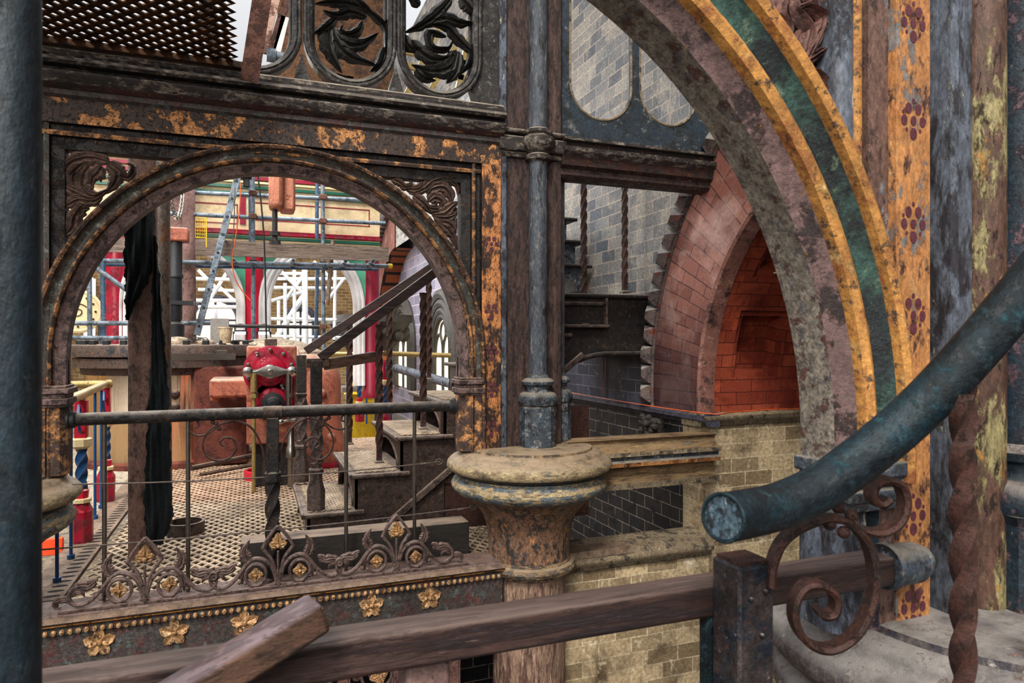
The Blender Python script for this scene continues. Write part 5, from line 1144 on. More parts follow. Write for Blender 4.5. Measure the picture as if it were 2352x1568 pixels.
for px, nm, z0 in ((583, 'valve_rod', .0), (663, 'valve_rod', .72)):
    X = pY(px, 900, YV-.15).x; mb = MB().tube([(X, YV-.15, z0), (X, YV-.15, u.z)], .019 if z0 == 0 else .026, 14); mb.tube([(X, YV-.15, u.z-.02), (X, YV-.15, u.z-.20)], .032, 14).tube([(X, YV-.15, u.z-.22), (X, YV-.15, u.z-.26)], .04, 6)
    build(nm, mb, ['steelrod' if z0 else 'brasspol'], VC)
build('link_bar', MB().tube([pY(612, 972, YV-.1), pY(690, 962, YV-.1)], .02, 12).sphere(pY(645, 968, YV-.1), .035, 6), ['steel'], VC)
X = pY(668, 1000, YV-.1).x; build('dashpot', MB().lathe((X, YV-.1, 0), [(.035, .02), (.035, .30), (.055, .32), (.055, .42), (.04, .44), (.04, .62)], 16), ['steelrod'], VC)
a = pY(622, 778, YV+.1); build('square_boss', MB().box(a.x-.06, a.x+.06, YV+.05, YV+.2, pY(622, 796, YV+.1).z-.03, a.z), ['flange'], VC, bevel=.006)
def gly(p, s): pass
for (px, py, r, lab) in ((598, 1090, .17, 'red-white painted ring on the grating under the left valve rod'), (664, 1080, .16, 'red-white painted ring on the grating under the dashpot')):
    x, y = onZ(px, py+8, 0); solo('floor_collar', MB().lathe((x, y, 0), [(r-.03, 0), (r, 0), (r, .09), (r-.02, .10), (r-.03, .09), (r-.03, .01)], 28), ['redbright' if px < 600 else 'terra'], lab, 'floor ring', 'painted rings on the grating')
# large terracotta pipe with elbow
YB = 4.3
PB = thing('terracotta_pipe', pY(740, 1060, YB), 'fat terracotta elbow pipe with round bosses behind the stair newels', 'pipe')
c = pY(735, 900, YB); 
build('riser_pipe', MB().lathe((c.x, YB, 0), [(.32, .0), (.34, .12), (.30, .3), (.255, .5), (.25, 1.0), (.23, 1.12), (.16, 1.22), (.06, 1.25)], 36), ['terra'], PB)
build('cross_pipe', MB().tube([(pY(665, 815, YB).x-.1, YB, 1.18), (c.x-.08, YB, 1.18), (c.x+.02, YB, 1.10)], .17, 24), ['terra'], PB)
build('pipe_flange', MB().lathe((pY(672, 815, YB).x, YB, 1.18), [(.24, 0), (.25, .01), (.25, .06), (.24, .07)], 28, axis='x'), ['terra'], PB)
for px, py in ((760, 1005), (738, 905)):
    v = pY(px, py, YB-.26); build('boss', MB().sphere((v.x, YB-.25, v.z), .06, 8), ['terra'], PB)
build('foot_ring', MB().lathe((c.x, YB, 0), [(.42, 0), (.42, .04), (.36, .05)], 32), ['crimson'], PB)
# sheeted top of machinery between the cylinder and the pipe
a = pY(640, 775, 5.6); mb = MB()
mb.lathe((a.x-.1, 5.6, 0), [(.75, 1.20), (.7, 1.36), (.4, 1.50), (.05, 1.56)], 24); solo('dusty_cover', mb, ['rubble'], 'pale dusty hump of machinery behind the crimson valve covers', 'cover')
# things standing on the flange
def onflange(px, Y): return pY(px, 784, Y).x
x = onflange(518, 4.75); solo('bucket', MB().lathe((x, 4.75, 0), [(.058, 1.475), (.062, 1.48), (.085, 1.66), (.092, 1.665), (.092, 1.68), (.08, 1.67), (.055, 1.49)], 24), ['bucket'], 'translucent dirty plastic bucket on the cylinder flange', 'bucket')
x = onflange(505, 5.3); solo('cardboard_box', MB().box(x-.11, x+.11, 5.2, 5.4, 1.475, 1.80), ['cardboard'], 'grey cardboard box behind the plastic bucket', 'box', bevel=.005)
mb = MB(); x = onflange(450, 5.0)
for i in range(22):
    c = Vector((x+random.uniform(-.12, .12), 5.0+random.uniform(-.1, .1), 1.50+random.uniform(0, .05))); r = Matrix.Rotation(random.random()*3, 3, 'Z') @ Matrix.Rotation(random.random()*1.5, 3, 'X')
    mb.tube([c+r @ Vector((.028*cos(2*pi*k/8), .018*sin(2*pi*k/8), 0)) for k in range(9)], .006, 5)
solo('chain_heap', mb, ['bolt'], 'small heap of dark chain on the cylinder flange', 'chain')
mb = MB()
for (px, s) in ((408, .12), (470, .10), (500, .09), (560, .09)):
    x = onflange(px, 5.0); mb.sphere((x, 5.0, 1.49), s, 6, sq=(1.4, 1, .55))
for i, (px, s) in enumerate(((408, .13), (470, .09))):
    x = onflange(px, 5.05); m2 = MB().sphere((x, 5.05, 1.485), s, 7, sq=(1.3, 1, .6))
    solo('rag', m2, ['rubble'], ('pale crumpled rag on the flange beside the cloth-wrapped post', 'dusty rag between the chain heap and the bucket')[i], 'rag')
for i, px in enumerate((552, 606)):
    x = onflange(px, 5.9); t = thing('work_lamp', (x, 5.9, 1.5), ('black work lamp left of the bright scaffold pole', 'black work lamp right of the bright scaffold pole')[i], 'work lamp', 'pair of black work lamps')
    build('lamp_body', MB().box(x-.085, x+.085, 5.86, 5.94, 1.60, 1.66), ['blackrub'], t, bevel=.015); build('lamp_glass', MB().box(x-.07, x+.07, 5.845, 5.86, 1.60, 1.635), ['lamplit'], t)
    build('lamp_handle', MB().tube([(x+.075*cos(pi*k/8), 5.9, 1.66+.085*sin(pi*k/8)) for k in range(9)], .010, 6), ['blackrub'], t)
    build('lamp_stand', MB().box(x-.10, x+.10, 5.87, 5.93, 1.50, 1.52).box(x-.1, x-.085, 5.89, 5.91, 1.5, 1.64).box(x+.085, x+.1, 5.89, 5.91, 1.5, 1.64), ['bolt'], t)
# piston rod, block, pink oxide columns
x, y = onflange(402, 5.2), 5.2
PR = thing('piston_rod', (x, y, 1.47), 'dark stepped piston rod with a timber block on top of the cylinder', 'piston rod')
build('rod', MB().lathe((x, y, 0), [(.075, 1.47), (.11, 1.50), (.11, 1.72), (.07, 1.75), (.085, 1.80), (.085, 2.30), (.10, 2.31), (.10, 2.34), (.085, 2.36), (.085, 2.86)], 24), ['bolt'], PR)
build('collar_plate', MB().box(x-.05, x+.22, y-.1, y+.1, pY(400, 700, y).z, pY(400, 691, y).z), ['bolt'], PR)
build('timber_block', MB().box(x-.12, x+.16, y-.12, y+.12, pY(400, 555, y).z, pY(400, 524, y).z), ['terra'], PR, bevel=.02)
x, y = onflange(432, 5.9), 5.9; solo('round_column', MB().lathe((x, y, 0), [(.11, 1.47), (.105, 1.6), (.085, 4.0)], 24), ['pinkpost'], 'round pinkish-brown column rising from the cylinder, right of the piston rod', 'column')
x, y = onflange(403, 6.1), 6.1; solo('square_column', MB().box(x-.1, x+.1, y, y+.1, 1.47, 4.0), ['pinkpost'], 'square pinkish-brown bar behind the piston rod with a chain over it', 'column')
mb = MB()
pts = catmull([pY(392, 420, 5.7), pY(393, 450, 5.7), pY(398, 480, 5.7), pY(408, 499, 5.7), pY(415, 480, 5.7), pY(419, 450, 5.7), pY(423, 410, 5.7)], 6)
for i, p in enumerate(pts[:-1]):
    d = (pts[i+1]-p).normalized(); s = Vector((0, 1, 0)) if i % 2 else d.cross(Vector((0, 1, 0))); mb.tube([p+d*.042*cos(2*pi*k/10)+s*.018*sin(2*pi*k/10) for k in range(11)], .007, 5)
solo('hanging_chain', mb, ['steelrod'], 'loop of steel chain hanging in front of the pinkish square bar', 'chain')
# hanging copper-coloured block with bolt
YK = 3.2; a, b = pY(618, 390, YK), pY(652, 478, YK); b2 = pY(680, 482, YK)
HB = thing('hanging_block', (b.x, YK, b.z), 'copper-pink cast block with a hanging bolt at the top of the left arch', 'engine block')
build('block_body', MB().box(a.x, b.x, YK, YK+.3, b.z, 3.9), ['copper'], HB, bevel=.05); build('block_cheek', MB().box(b.x-.03, b2.x, YK+.08, YK+.34, b2.z, 3.9), ['copper'], HB, bevel=.03)
X = pY(632, 500, YK).x; build('bolt', MB().lathe((X, YK+.12, 0), [(.028, pY(0, 524, YK).z), (.028, b.z+.02)], 12).lathe((X, YK+.12, 0), [(.055, pY(0, 504, YK).z), (.055, pY(0, 494, YK).z)], 6).lathe((X, YK+.12, 0), [(.06, pY(0, 527, YK).z), (.06, pY(0, 518, YK).z)], 6), ['iron_dark'], HB, smooth=False)

# ---- painted arcade beyond
YF = 6.5
AR = thing('painted_arcade', (-1.8, YF, 0), 'restored arcade with cream entablature and crimson columns at the back of the hall', 'arcade')
XA, XZ = -4.9, pY(872, 600, YF).x
zc0, zc1 = pY(600, 529, YF).z, pY(600, 450, YF).z
build('entablature', MB().box(XA, XZ, YF, YF+.35, zc0, zc1+.8), ['creampanel'], AR)
st = [(-.50, -.42, .02, 'crimson'), (-.42, -.37, .05, 'crimson_d'), (-.30, -.24, .05, 'greenpaint'), (-.235, -.215, .03, 'cream'), (-.19, -.13, .06, 'crimson'), (-.06, -.03, .02, 'crimson_d')]
build('soffit_band', MB().box(XA, XZ, YF+.0, YF+.33, zc0-.27, zc0), ['crimson_d'], AR)
for a, b, d, m in [(-.47, -.36, .06, 'crimson_d'), (-.33, -.27, .045, 'cream'), (-.26, -.19, .07, 'greenpaint'), (-.18, -.155, .05, 'cream'), (-.14, -.06, .08, 'crimson'), (-.03, -.01, .01, 'crimson_d')]:
    build('stripe', MB().box(XA, XZ, YF-d, YF, zc0+a*.55, zc0+b*.55), [m], AR)
for a, b, d, m in [(.0, .035, .04, 'greenpaint'), (.09, .13, .05, 'greenpaint'), (.17, .20, .05, 'cream'), (.22, .27, .06, 'crimson_d'), (.31, .36, .07, 'crimson_d'), (.40, .48, .08, 'cream')]:
    build('stripe', MB().box(XA, XZ, YF-d, YF, zc1+a, zc1+b), [m], AR)
def rect_line(px0, px1, py0, py1):
    a, b = pY(px0, py0, YF), pY(px1, py1, YF); zt, zb = a.z, b.z; w = .015; mb = MB()
    mb.box(a.x, b.x, YF-.006, YF, zt-w, zt).box(a.x, b.x, YF-.006, YF, zb, zb+w).box(a.x, a.x+w, YF-.006, YF, zb, zt).box(b.x-w, b.x, YF-.006, YF, zb, zt)
    build('panel_line', mb, ['crimson_d'], AR, smooth=False)
rect_line(330, 546, 455, 515); rect_line(573, 849, 463, 521)
a = pY(556, 448, YF); b = pY(564, 515, YF); build('panel_divider', MB().box(a.x-.03, b.x, YF-.02, YF, b.z, a.z), ['crimson_d'], AR)
for px, w2, mm in ((265, .17, 'crimson'), (584, .15, 'redbright'), (853, .13, 'crimson_d')):
    X = pY(px, 700, YF+.15).x; build('column', MB().lathe((X, YF+.16, 0), [(w2*1.2, .6), (w2*1.2, .7), (w2, .75), (w2, zc0-.25)], 24), [mm], AR)
# arches with mint spandrels and white edges
for (p0, p1) in ((285, 548), (617, 817)):
    xa, xb = pY(p0, 700, YF).x, pY(p1, 700, YF).x; xc, r = (xa+xb)/2, (xb-xa)/2; zs = pY(600, 702, YF).z; zt = zc0-.27
    xl, xr_ = xa-.22, xb+.22; mb = MB(); nn = 24; rise = zt-zs-.03
    for i in range(nn):
        t0, t1 = pi*i/nn, pi*(i+1)/nn; x0_, x1_ = xc-r*cos(t0), xc-r*cos(t1); z0_, z1_ = zs+rise*sin(t0), zs+rise*sin(t1)
        mb.add([(x0_, YF+.08, z0_), (x1_, YF+.08, z1_), (x1_, YF+.08, zt), (x0_, YF+.08, zt), (x0_, YF+.2, z0_), (x1_, YF+.2, z1_), (x1_, YF+.2, zt), (x0_, YF+.2, zt)], [(0, 1, 2, 3), (7, 6, 5, 4), (1, 0, 4, 5)])
    mb.box(xl, xa, YF+.08, YF+.2, .8, zt).box(xb, xr_, YF+.08, YF+.2, .8, zt); build('spandrel', mb, ['mint' if p0 < 300 else 'mint'], AR, ang=30)
    for rr, yy in ((0, .06), (.06, .04), (.12, .05)) if p0 > 600 else ((0, .06), (.06, .04)):
        P = [(xa-rr, YF+yy, .8)]+[(xc-(r+rr)*cos(pi*i/24), YF+yy, zs+(rise+rr)*sin(pi*i/24)) for i in range(25)]+[(xb+rr, YF+yy, .8)]
        build('arch_edge', MB().tube(P, .036, 8), ['white'], AR)
# half arch at the left with round medallion
a = pY(180, 715, YF); MD = MB().lathe(a, [(.30, .0), (.30, -.02), (.27, -.03), (.25, -.02)], 36, axis='y'); build('medallion', MD, ['cream'], AR)
mb = MB()
for k in range(12):
    t = 2*pi*k/12; mb.sphere((a.x+.21*cos(t), YF-.025, a.z+.21*sin(t)), .016, 4)
mb.tube([(a.x+q[0], YF-.028, a.z+q[1]) for q in spiral((0, 0), .12, .02, .5, 1.3, 24)], .008, 5)
build('medallion_pattern', mb, ['iron'], AR)
x = pY(240, 600, YF-.4)
# ---- scaffolding
def pole(p1, p2, Y, r, mat, label, group='scaffold tubes in the hall', Y2=None):
    a, b = pY(*p1, Y), pY(*p2, Y if Y2 is None else Y2)
    return solo('scaffold_tube', MB().tube([a, b], r, 12), [mat], label, 'scaffold tube', group)
Yq = 6.05
pole((580, 380), (583, 830), Yq-.1, .03, 'scaf', 'upright scaffold tube left of the hanging copper block')
pole((741, 400), (744, 900), Yq-.1, .03, 'scaf', 'long upright scaffold tube right of the hanging copper block')
pole((728, 395), (728, 548), Yq+.2, .028, 'scafblue', 'short bluish upright close left of the long upright tube, above the board')
pole((729, 610), (724, 880), Yq+.2, .028, 'scafblue', 'bluish upright close left of the long upright tube, below the board')
pole((765, 552), (752, 700), Yq-.25, .03, 'rustpipe', 'short slanting tube crossing the right part of the scaffold board')
pole((574, 400), (576, 560), Yq+.1, .026, 'scafblue', 'dark blue upright directly left of the upright scaffold tube')
pole((205, 600), (207, 830), Yq, .03, 'scaf', 'upright scaffold tube at the far left near the medallion')
pole((236, 560), (238, 800), Yq-.3, .032, 'scafblue', 'blue-grey upright in front of the far left crimson column')
pole((300, 436), (850, 460), Yq, .03, 'scaf', 'upper level scaffold tube across the cream entablature')
pole((300, 486), (885, 513), Yq-.18, .03, 'scaf', 'middle level scaffold tube across the cream entablature')
pole((200, 598), (892, 611), Yq-.3, .032, 'scaf', 'level tube with a yellow end cap just under the scaffold board')
pole((200, 606), (868, 618), Yq-.0, .028, 'scafblue', 'lower bluish tube of the pair under the scaffold board')
pole((150, 742), (500, 742), Yq-.4, .03, 'scaf', 'level tube right above the cylinder flange at the far left')
pole((150, 775), (330, 776), Yq-.5, .026, 'scaf', 'pale level tube below another one at the far left')
pole((500, 748), (745, 751), Yq-.2, .026, 'bolt', 'dark level tube passing in front of the work lamps')
pole((220, 615), (290, 665), Yq-.5, .03, 'scaf', 'short slanting tube in front of the far left crimson column')
a = pY(893, 611, Yq-.3); solo('end_cap', MB().tube([(a.x-.01, a.y, a.z), (a.x+.05, a.y, a.z)], .038, 12), ['yellowpaint'], 'yellow plastic cap on a scaffold tube end', 'cap')
for i, px in enumerate((490, 537, 674, 794, 857)):
    v = pY(px, 597+(px-490)*.008, Yq-.5); mb = MB().tube([(v.x, v.y, v.z), (v.x, v.y+.9, v.z)], .03, 14); t = solo('scaffold_tube', mb, ['scaf'], 'short transverse tube end under the board, %s' % ('leftmost of five', 'second from the left', 'in the middle of the row', 'second from the right', 'rightmost of five')[i], 'scaffold tube', 'transverse tube ends under the board')
    build('open_end', MB().tube([(v.x, v.y-.001, v.z), (v.x, v.y+.0005, v.z)], .022, 14), ['bolt'], t)
for i, (px, py) in enumerate(((581, 443), (742, 452), (581, 496), (742, 507), (582, 602), (742, 606), (742, 750))):
    v = pY(px, py, Yq-.22); solo('scaffold_coupler', MB().box(v.x-.05, v.x+.05, v.y-.03, v.y+.06, v.z-.035, v.z+.035).tube([(v.x-.06, v.y, v.z), (v.x+.06, v.y, v.z)], .018, 8), ['coupler'], 'rusty coupler %s' % ('on the left upright at the upper tube', 'on the long upright at the upper tube', 'on the left upright at the middle tube', 'on the long upright at the middle tube', 'on the left upright under the board', 'on the long upright under the board', 'on the long upright at the dark level tube')[i], 'coupler', 'scaffold couplers', bevel=.008)
a, b, c, d = pY(448, 549, Yq-.45), pY(893, 568, Yq-.45), pY(893, 600, Yq-.45), pY(448, 585, Yq-.45)
mb = MB(); q = [a, b, c, d]; mb.add([tuple(v) for v in q]+[(v.x, v.y+.04, v.z) for v in q], [(3, 2, 1, 0), (4, 5, 6, 7), (0, 1, 5, 4), (1, 2, 6, 5), (2, 3, 7, 6), (3, 0, 4, 7)])
solo('scaffold_board', mb, ['plank'], 'long grey timber scaffold board on edge across the hall', 'board')
a, b = pY(238, 545, Yq-.45), pY(300, 580, Yq-.45); solo('scaffold_board', MB().box(a.x, b.x, Yq-.45, Yq-.41, b.z, a.z), ['plank'], 'short end of a scaffold board left of the cloth-wrapped post', 'board')
# ladder
LD = thing('ladder', pY(455, 745, Yq-.6), 'leaning aluminium ladder seen edge-on left of the upright scaffold tube', 'ladder')
for dy in (0, .38): build('stile', MB().obox(pY(549, 395, Yq-.6+dy), pY(452, 770, Yq-.6+dy), .03, .085, up=(1, 0, .2)), ['scaf'], LD, bevel=.006)
A_, B_ = pY(549, 395, Yq-.6), pY(452, 770, Yq-.6)
for i in range(9):
    p = A_.lerp(B_, (i+.5)/9); build('rung', MB().tube([p-Vector((0, .022, 0)), p+Vector((0, .4, 0))], .018, 10), ['bolt'], LD)
a = pY(555, 392, Yq-.5); solo('clamp_lamp', MB().box(a.x-.13, a.x+.13, a.y-.08, a.y+.08, a.z-.10, a.z+.1).box(a.x+.02, a.x+.10, a.y-.04, a.y+.04, a.z-.22, a.z-.1), ['blackrub'], 'black fixture at the ladder head under the arch crown', 'lamp', bevel=.01)
for (pts, mat, lab) in (([(590, 385), (600, 470), (607, 560), (610, 680), (612, 790)], 'blackrub', 'black cable hanging beside the left upright scaffold tube'), ([(553, 420), (550, 480), (542, 540), (533, 600), (545, 650), (575, 690)], 'orangecable', 'orange cord hanging past the scaffold board left of centre'), ([(540, 430), (537, 520), (530, 610)], 'greycable', 'thin grey cord beside the orange cord')):
    solo('hanging_cable', MB().tube(catmull([pY(a, b, Yq-.75) for a, b in pts], 6), .012 if mat == 'blackrub' else .007, 6), [mat], lab, 'cable', 'cables hanging in the hall')
mb = MB(); a, b = pY(449, 498, 5.2), pY(474, 546, 5.2)
for i in range(7):
    mb.tube([(a.x+(b.x-a.x)*i/6, 5.2, b.z), (a.x+(b.x-a.x)*i/6, 5.2, a.z)], .003, 4); mb.tube([(a.x, 5.2, b.z+(a.z-b.z)*i/6), (b.x, 5.2, b.z+(a.z-b.z)*i/6)], .003, 4)
mb.tube([(b.x, 5.2, a.z), (b.x, 5.2, b.z-.12)], .008, 6).tube([(a.x, 5.2, b.z), (b.x, 5.2, b.z)], .008, 6)
solo('mesh_guard', mb, ['yellowpaint'], 'yellow wire mesh guard right of the round pinkish column', 'mesh')
# white trusses beyond the arcade
Yt = 10.5
tr = [((440, 690), (552, 690)), ((450, 640), (550, 642)), ((530, 612), (482, 688)), ((530, 612), (572, 690)), ((500, 655), (535, 688)), ((455, 705), (550, 705)), ((700, 605), (702, 810)), ((620, 660), (770, 662)), ((618, 692), (702, 668)), ((622, 795), (702, 672)),
      ((640, 617), (690, 668)), ((705, 620), (655, 690)), ((620, 732), (835, 735)), ((620, 772), (830, 776)), ((640, 690), (640, 790)), ((655, 650), (655, 790)), ((676, 620), (677, 790)), ((770, 620), (768, 780)), ((455, 620), (500, 665)), ((455, 665), (550, 668)), ((720, 600), (760, 640)), ((495, 700), (496, 745)), ((745, 700), (790, 640)), ((620, 640), (830, 640)), ((640, 628), (700, 628)), ((168, 640), (170, 760)), ((215, 640), (214, 780)), ((160, 690), (215, 640)), ((195, 700), (196, 780))]
for i, (p, q) in enumerate(tr):
    W = .06 if i in (6, 9) else .036
    a, b = pY(*p, Yt+.25*(i % 5)), pY(*q, Yt+.25*(i % 5))
    o = solo('truss_tube', MB().tube([a, b], W, 8), ['scafwhite'], 'white aluminium truss tube seen through the painted arches', 'truss tube', 'white truss tubes beyond the arcade')
# back machinery shapes seen past the arches
# blue and red balustrade at the left
def paint_newel(x, y, s, label, z0=0., gold=True):
    t = thing('painted_newel', (x, y, z0), label, 'newel post', 'painted balustrade newels')
    z = lambda v: z0+v*s
    build('foot', MB().lathe((x, y, 0), [(.075*s, z0), (.078*s, z(.22)), (.05*s, z(.28))], 8, a0=.5), ['crimson'], t, smooth=False)
    build('foot_collar', MB().lathe((x, y, 0), [(.05*s, z(.28)), (.066*s, z(.285)), (.066*s, z(.31)), (.05*s, z(.315))], 8, a0=.5), ['cream'], t, smooth=False)
    build('foot_neck', MB().lathe((x, y, 0), [(.045*s, z(.315)), (.05*s, z(.37)), (.03*s, z(.38))], 8, a0=.5), ['redbright'], t, smooth=False)
    build('twisted_shaft', MB().twist((x, y), z(.375), z(.68), .032*s, 5/s), ['blue'], t, ang=60)
    build('capital', MB().lathe((x, y, 0), [(.045*s, z(.67)), (.07*s, z(.69)), (.07*s, z(.74)), (.05*s, z(.75))], 8, a0=.5), ['cream'], t, smooth=False)
    build('upper_post', MB().box(x-.038*s, x+.038*s, y-.038*s, y+.038*s, z(.745), z(1.02)), ['redbright'], t, bevel=.006)
    mb = MB()
    for sg in (1, -1): mb.flat([(x, y+sg*(.03+b)*s, z0+c*s) for b, c in ((.0, .78), (.05, .84), (.09, .92), (.05, .99), (.02, .94), (.045, .91))], .02*s, .01*s, nrm=(1, 0, 0))
    build('blue_scroll', mb, ['blue'], t)
    return t
n1 = onZ(187, 1243, 0); n2 = onZ(243, 1150, 0)
paint_newel(n1[0], n1[1], 1.04, 'nearest crimson and blue painted newel at the lower left')
paint_newel(n2[0], n2[1], 1.04, 'second crimson and blue painted newel, at the brass rail corner')
# rails and thin blue balusters
d = Vector((n2[0]-n1[0], n2[1]-n1[1], 0)).normalized(); Pn = lambda t, z: (n1[0]+d.x*t, n1[1]+d.y*t, z)
L = math.hypot(n2[0]-n1[0], n2[1]-n1[1])
solo('brass_handrail', MB().tube([Pn(-1.25, 1.10), Pn(L, 1.10)], .034, 16).tube([Pn(L-.05, 1.10), (n2[0]+.04, n2[1]-.02, 1.10)], .042, 16), ['brasspol'], 'dull brass handrail running away over the two left painted newels', 'handrail')
solo('brass_handrail', MB().tube([(n2[0], n2[1], 1.10), (n2[0]-1.6, n2[1]-.05, 1.10)], .034, 16), ['brasspol'], 'dull brass handrail turning left from the rail corner', 'handrail')
for i, t in enumerate((-.95, -.45, .5*L, .78*L)):
    p = Pn(t, 0); solo('blue_baluster', MB().tube([(p[0], p[1], 0), (p[0], p[1], 1.08)], .011, 10).lathe((p[0], p[1], 0), [(.024, 0), (.024, .03), (.012, .032)], 12), ['blue'], 'thin blue baluster of the left balustrade, %s' % ('nearest one', 'second nearest', 'left one between the two painted newels', 'close before the second painted newel')[i], 'baluster', 'thin blue balusters at the left')
x = n2[0]-.25
mb = MB().flat([(x-q[0], n2[1], 1.05+q[1]) for q in spiral((0, -.09), .11, .02, 0, 1.5, 28)], .02, .012, nrm=(0, 1, 0)); solo('blue_scrollwork', mb, ['bluedark'], 'dark scroll hanging under the left brass handrail', 'scroll')
# traffic barrier on the lower floor
x, y = onZ(110, 1345, -.8)
TB = thing('traffic_barrier', (x, y, -.8), 'orange and white plastic traffic barrier on the lower floor at the left edge', 'barrier')
build('orange_panel', MB().box(x-.45, x+.12, y, y+.05, -.52, -.36), ['orangeplastic'], TB, bevel=.01); build('upper_panel', MB().box(x-.45, x+.22, y+.2, y+.25, -.28, .12), ['orangeplastic'], TB, bevel=.01)
for i in range(3): build('white_oval', MB().lathe((x-.3+i*.2, y+.195, -.08+.0), [(.075, 0), (.07, -.01)], 20, axis='y'), ['whiteplastic'], TB)
for dx in (-.4, -.1, .1): build('leg', MB().obox((x+dx, y+.02, -.52), (x+dx+.06, y-.05, -.8), .04, .04), ['whiteplastic'], TB)
# right balustrade seen behind the stairs
def bp_(px, py): return onZ(px, py, 0)
r1, r2 = bp_(826, 968), bp_(885, 990)
paint_newel(r1[0], r1[1], 1.2, 'painted red and blue newel behind the stairs, left of two')
paint_newel(r2[0], r2[1], 1.15, 'painted red and blue newel behind the stairs, right of two')
v1, v2, v3 = pY(762, 800, 7.4), Vector((r2[0], r2[1], 1.30)), pY(1030, 830, 6.5)
solo('brass_handrail', MB().tube([(r1[0]-1.0, r1[1]+.9, 1.26), (r1[0], r1[1], 1.26), v2], .045, 14), ['brasspol'], 'brass handrail seen through the stair balusters, sloping down to the right', 'handrail')
solo('brass_handrail', MB().tube([v2, (1.35, r2[1]-.1, 1.26)], .042, 14), ['brasspol'], 'level brass handrail behind the stairs in front of the tracery windows', 'handrail')
for i, px in enumerate((797, 842, 862, 898)):
    x, y = bp_(px, 965+i*8); solo('blue_baluster', MB().tube([(x, y, 0), (x, y, 1.24)], .016, 8), ['blue'], 'thin blue baluster behind the stairs, %s' % ('leftmost', 'second from the left', 'third from the left', 'rightmost')[i], 'baluster', 'thin blue balusters behind the stairs')
a, b = pY(912, 846, 4.4), pY(1040, 882, 3.2)
solo('blue_pipe', MB().tube([a, b], .055, 18).sphere(a, .06, 8), ['slate'], 'shiny blue-grey pipe sloping behind the upper stair treads', 'pipe')
a = pY(800, 880, 10.5); b = pY(878, 960, 10.5)
solo('yellow_machine', MB().box(a.x, b.x, 10.5, 10.9, -.8, a.z+.02).box(a.x-.1, b.x+.2, 10.4, 10.5, a.z-.25, a.z-.2), ['yellowpaint'], 'yellow painted machinery behind the blue and red balustrade', 'machinery', bevel=.02)
a = pY(795, 888, 9.8); b = pY(880, 896, 9.8)
TBL = thing('work_table', (a.x, 9.8, -.8), 'pale work table with papers behind the balustrade', 'table')
build('table_top', MB().box(a.x-.1, b.x, 9.6, 10.2, b.z, a.z), ['plank'], TBL)
for dx in (0, .8): build('leg', MB().box(a.x+dx, a.x+dx+.05, 9.65, 9.7, -.8, b.z), ['white'], TBL)
a = pY(806, 860, 9.8); solo('folder_stack', MB().box(a.x, a.x+.55, 9.7, 9.9, pY(0, 888, 9.8).z, pY(0, 876, 9.8).z), ['bolt'], 'dark stack of folders on the pale work table', 'folders')
# carved capitals row under the striped arch
for i, px in enumerate((832, 862)):
    v = onX(px, 760, .6); mb = MB().lathe((.6, v[0], 0), [(.35, 1.2), (.35, 1.3), (.55, 1.55), (.6, 1.6), (.75, 1.9), (.8, 1.9), (.8, 2.05)], 12)
    for k in range(14): mb.sphere((.6+.6*cos(k*.45), v[0]+.6*sin(k*.45), 1.62+.1*(k % 2)), .14, 5)
    solo('carved_capital', mb, ['carved'], 'carved stone capital under the far striped arch, %s' % ('left one', 'right one')[i], 'capital', 'far carved stone capitals')
# twisted bars lying on the floor in front of the red casing
a, b = onZ(440, 1085, .05), onZ(600, 1055, .05)
solo('twisted_bar', MB().tube([(a[0], a[1], .10), (b[0], b[1], .12)], .03, 8).tube([(a[0]+.1, a[1]-.15, .05), (b[0]+.1, b[1]-.25, .06)], .022, 6), ['iron'], 'loose iron bars lying on the grating before the red casing', 'bar')
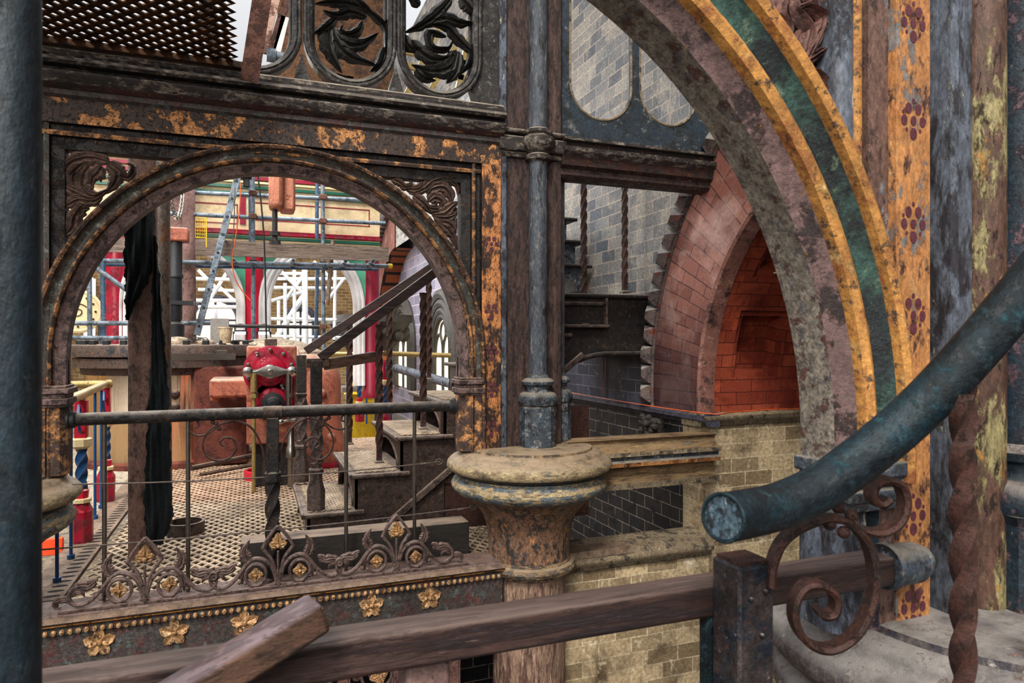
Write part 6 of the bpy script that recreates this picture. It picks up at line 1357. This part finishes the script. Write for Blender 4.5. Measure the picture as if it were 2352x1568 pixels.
# ================================================================== RIGHT SIDE DETAILS
mb = MB(); q = [(XW-.075, 5.0, .94), (XW-.075, 3, .945), (XW-.075, 1.2, .935), (XW-.075, -.04, .948), (XW+.2, -.045, .948), (XW+.55, -.045, .955), (XR, -.04, .95)]
mb.tube(catmull([Vector(p) for p in q], 6), .0055, 8); solo('orange_cable', mb, ['orangecable'], 'orange cable lying along the wall cornice and round the pier', 'cable', 'orange cables on the wall')
yv = onX(1388, 870, XW-.02)[0]; solo('orange_cable', MB().tube([(XW-.03, yv, .95), (XW-.03, yv, 1.62)], .006, 8), ['orangecable'], 'upright orange cable on the sooty wall below the landing', 'cable', 'orange cables on the wall')
v = onX(1510, 968, XW); c = Vector((XW-.07, v[0], v[1]-.02)); mb = MB()
mb.lathe((XW, v[0], 0), [(.02, v[1]-.2), (.07, v[1]-.12), (.12, v[1]+.0), (.10, v[1]+.04)], 10)
for k in range(16): mb.sphere((XW-.08-.03*random.random(), v[0]+.10*cos(k*.8), v[1]-.02+.09*sin(k*.8)*random.uniform(.5, 1.1)), .028, 4)
mb.sphere((XW-.12, v[0], v[1]-.01), .035, 6); solo('carved_corbel', mb, ['carved'], 'small carved foliage corbel under the dark cornice', 'corbel')
s_ = 1.42; P_ = reveal(.97, RI+.03, 2.0)
solo('paper_scrap', MB().box(1.93, 2.06, P_[1]-.05, P_[1]-.02, P_[2]-.01, P_[2]+.0), ['white'], 'pale scrap lying on the ledge of the upper red brick panel', 'scrap')

# upper gallery behind the oval tracery
mb = MB(); a = pY(600, 60, 2.6); b = pY(905, 60, 2.6)
GG = thing('upper_gallery', (a.x, 2.6, 3.9), 'dark iron gallery floor and girders seen through the left oval', 'gallery')
build('girder', MB().box(a.x+.15, b.x, 2.6, 2.75, pY(0, 175, 2.6).z, 5.2), ['rustplate'], GG)
build('girder_flange', MB().box(a.x+.1, b.x+.05, 2.5, 2.85, pY(0, 182, 2.6).z-.03, pY(0, 182, 2.6).z), ['iron_dark'], GG)
for i, (p, q) in enumerate((((935, 215), (1010, 60)), ((985, 215), (1045, 110)), ((930, 150), (1085, 185)), ((930, 118), (1085, 150)), ((1050, 215), (1075, 90)))):
    solo('gallery_strut', MB().obox(pY(*p, 4.0), pY(*q, 4.0), .06, .07), ['brasspol'], 'golden brown gallery strut seen through the right oval, %s' % ('steepest and leftmost', 'middle steep one', 'lower level one', 'upper level one', 'rightmost steep one')[i], 'strut', 'golden struts behind the right oval')
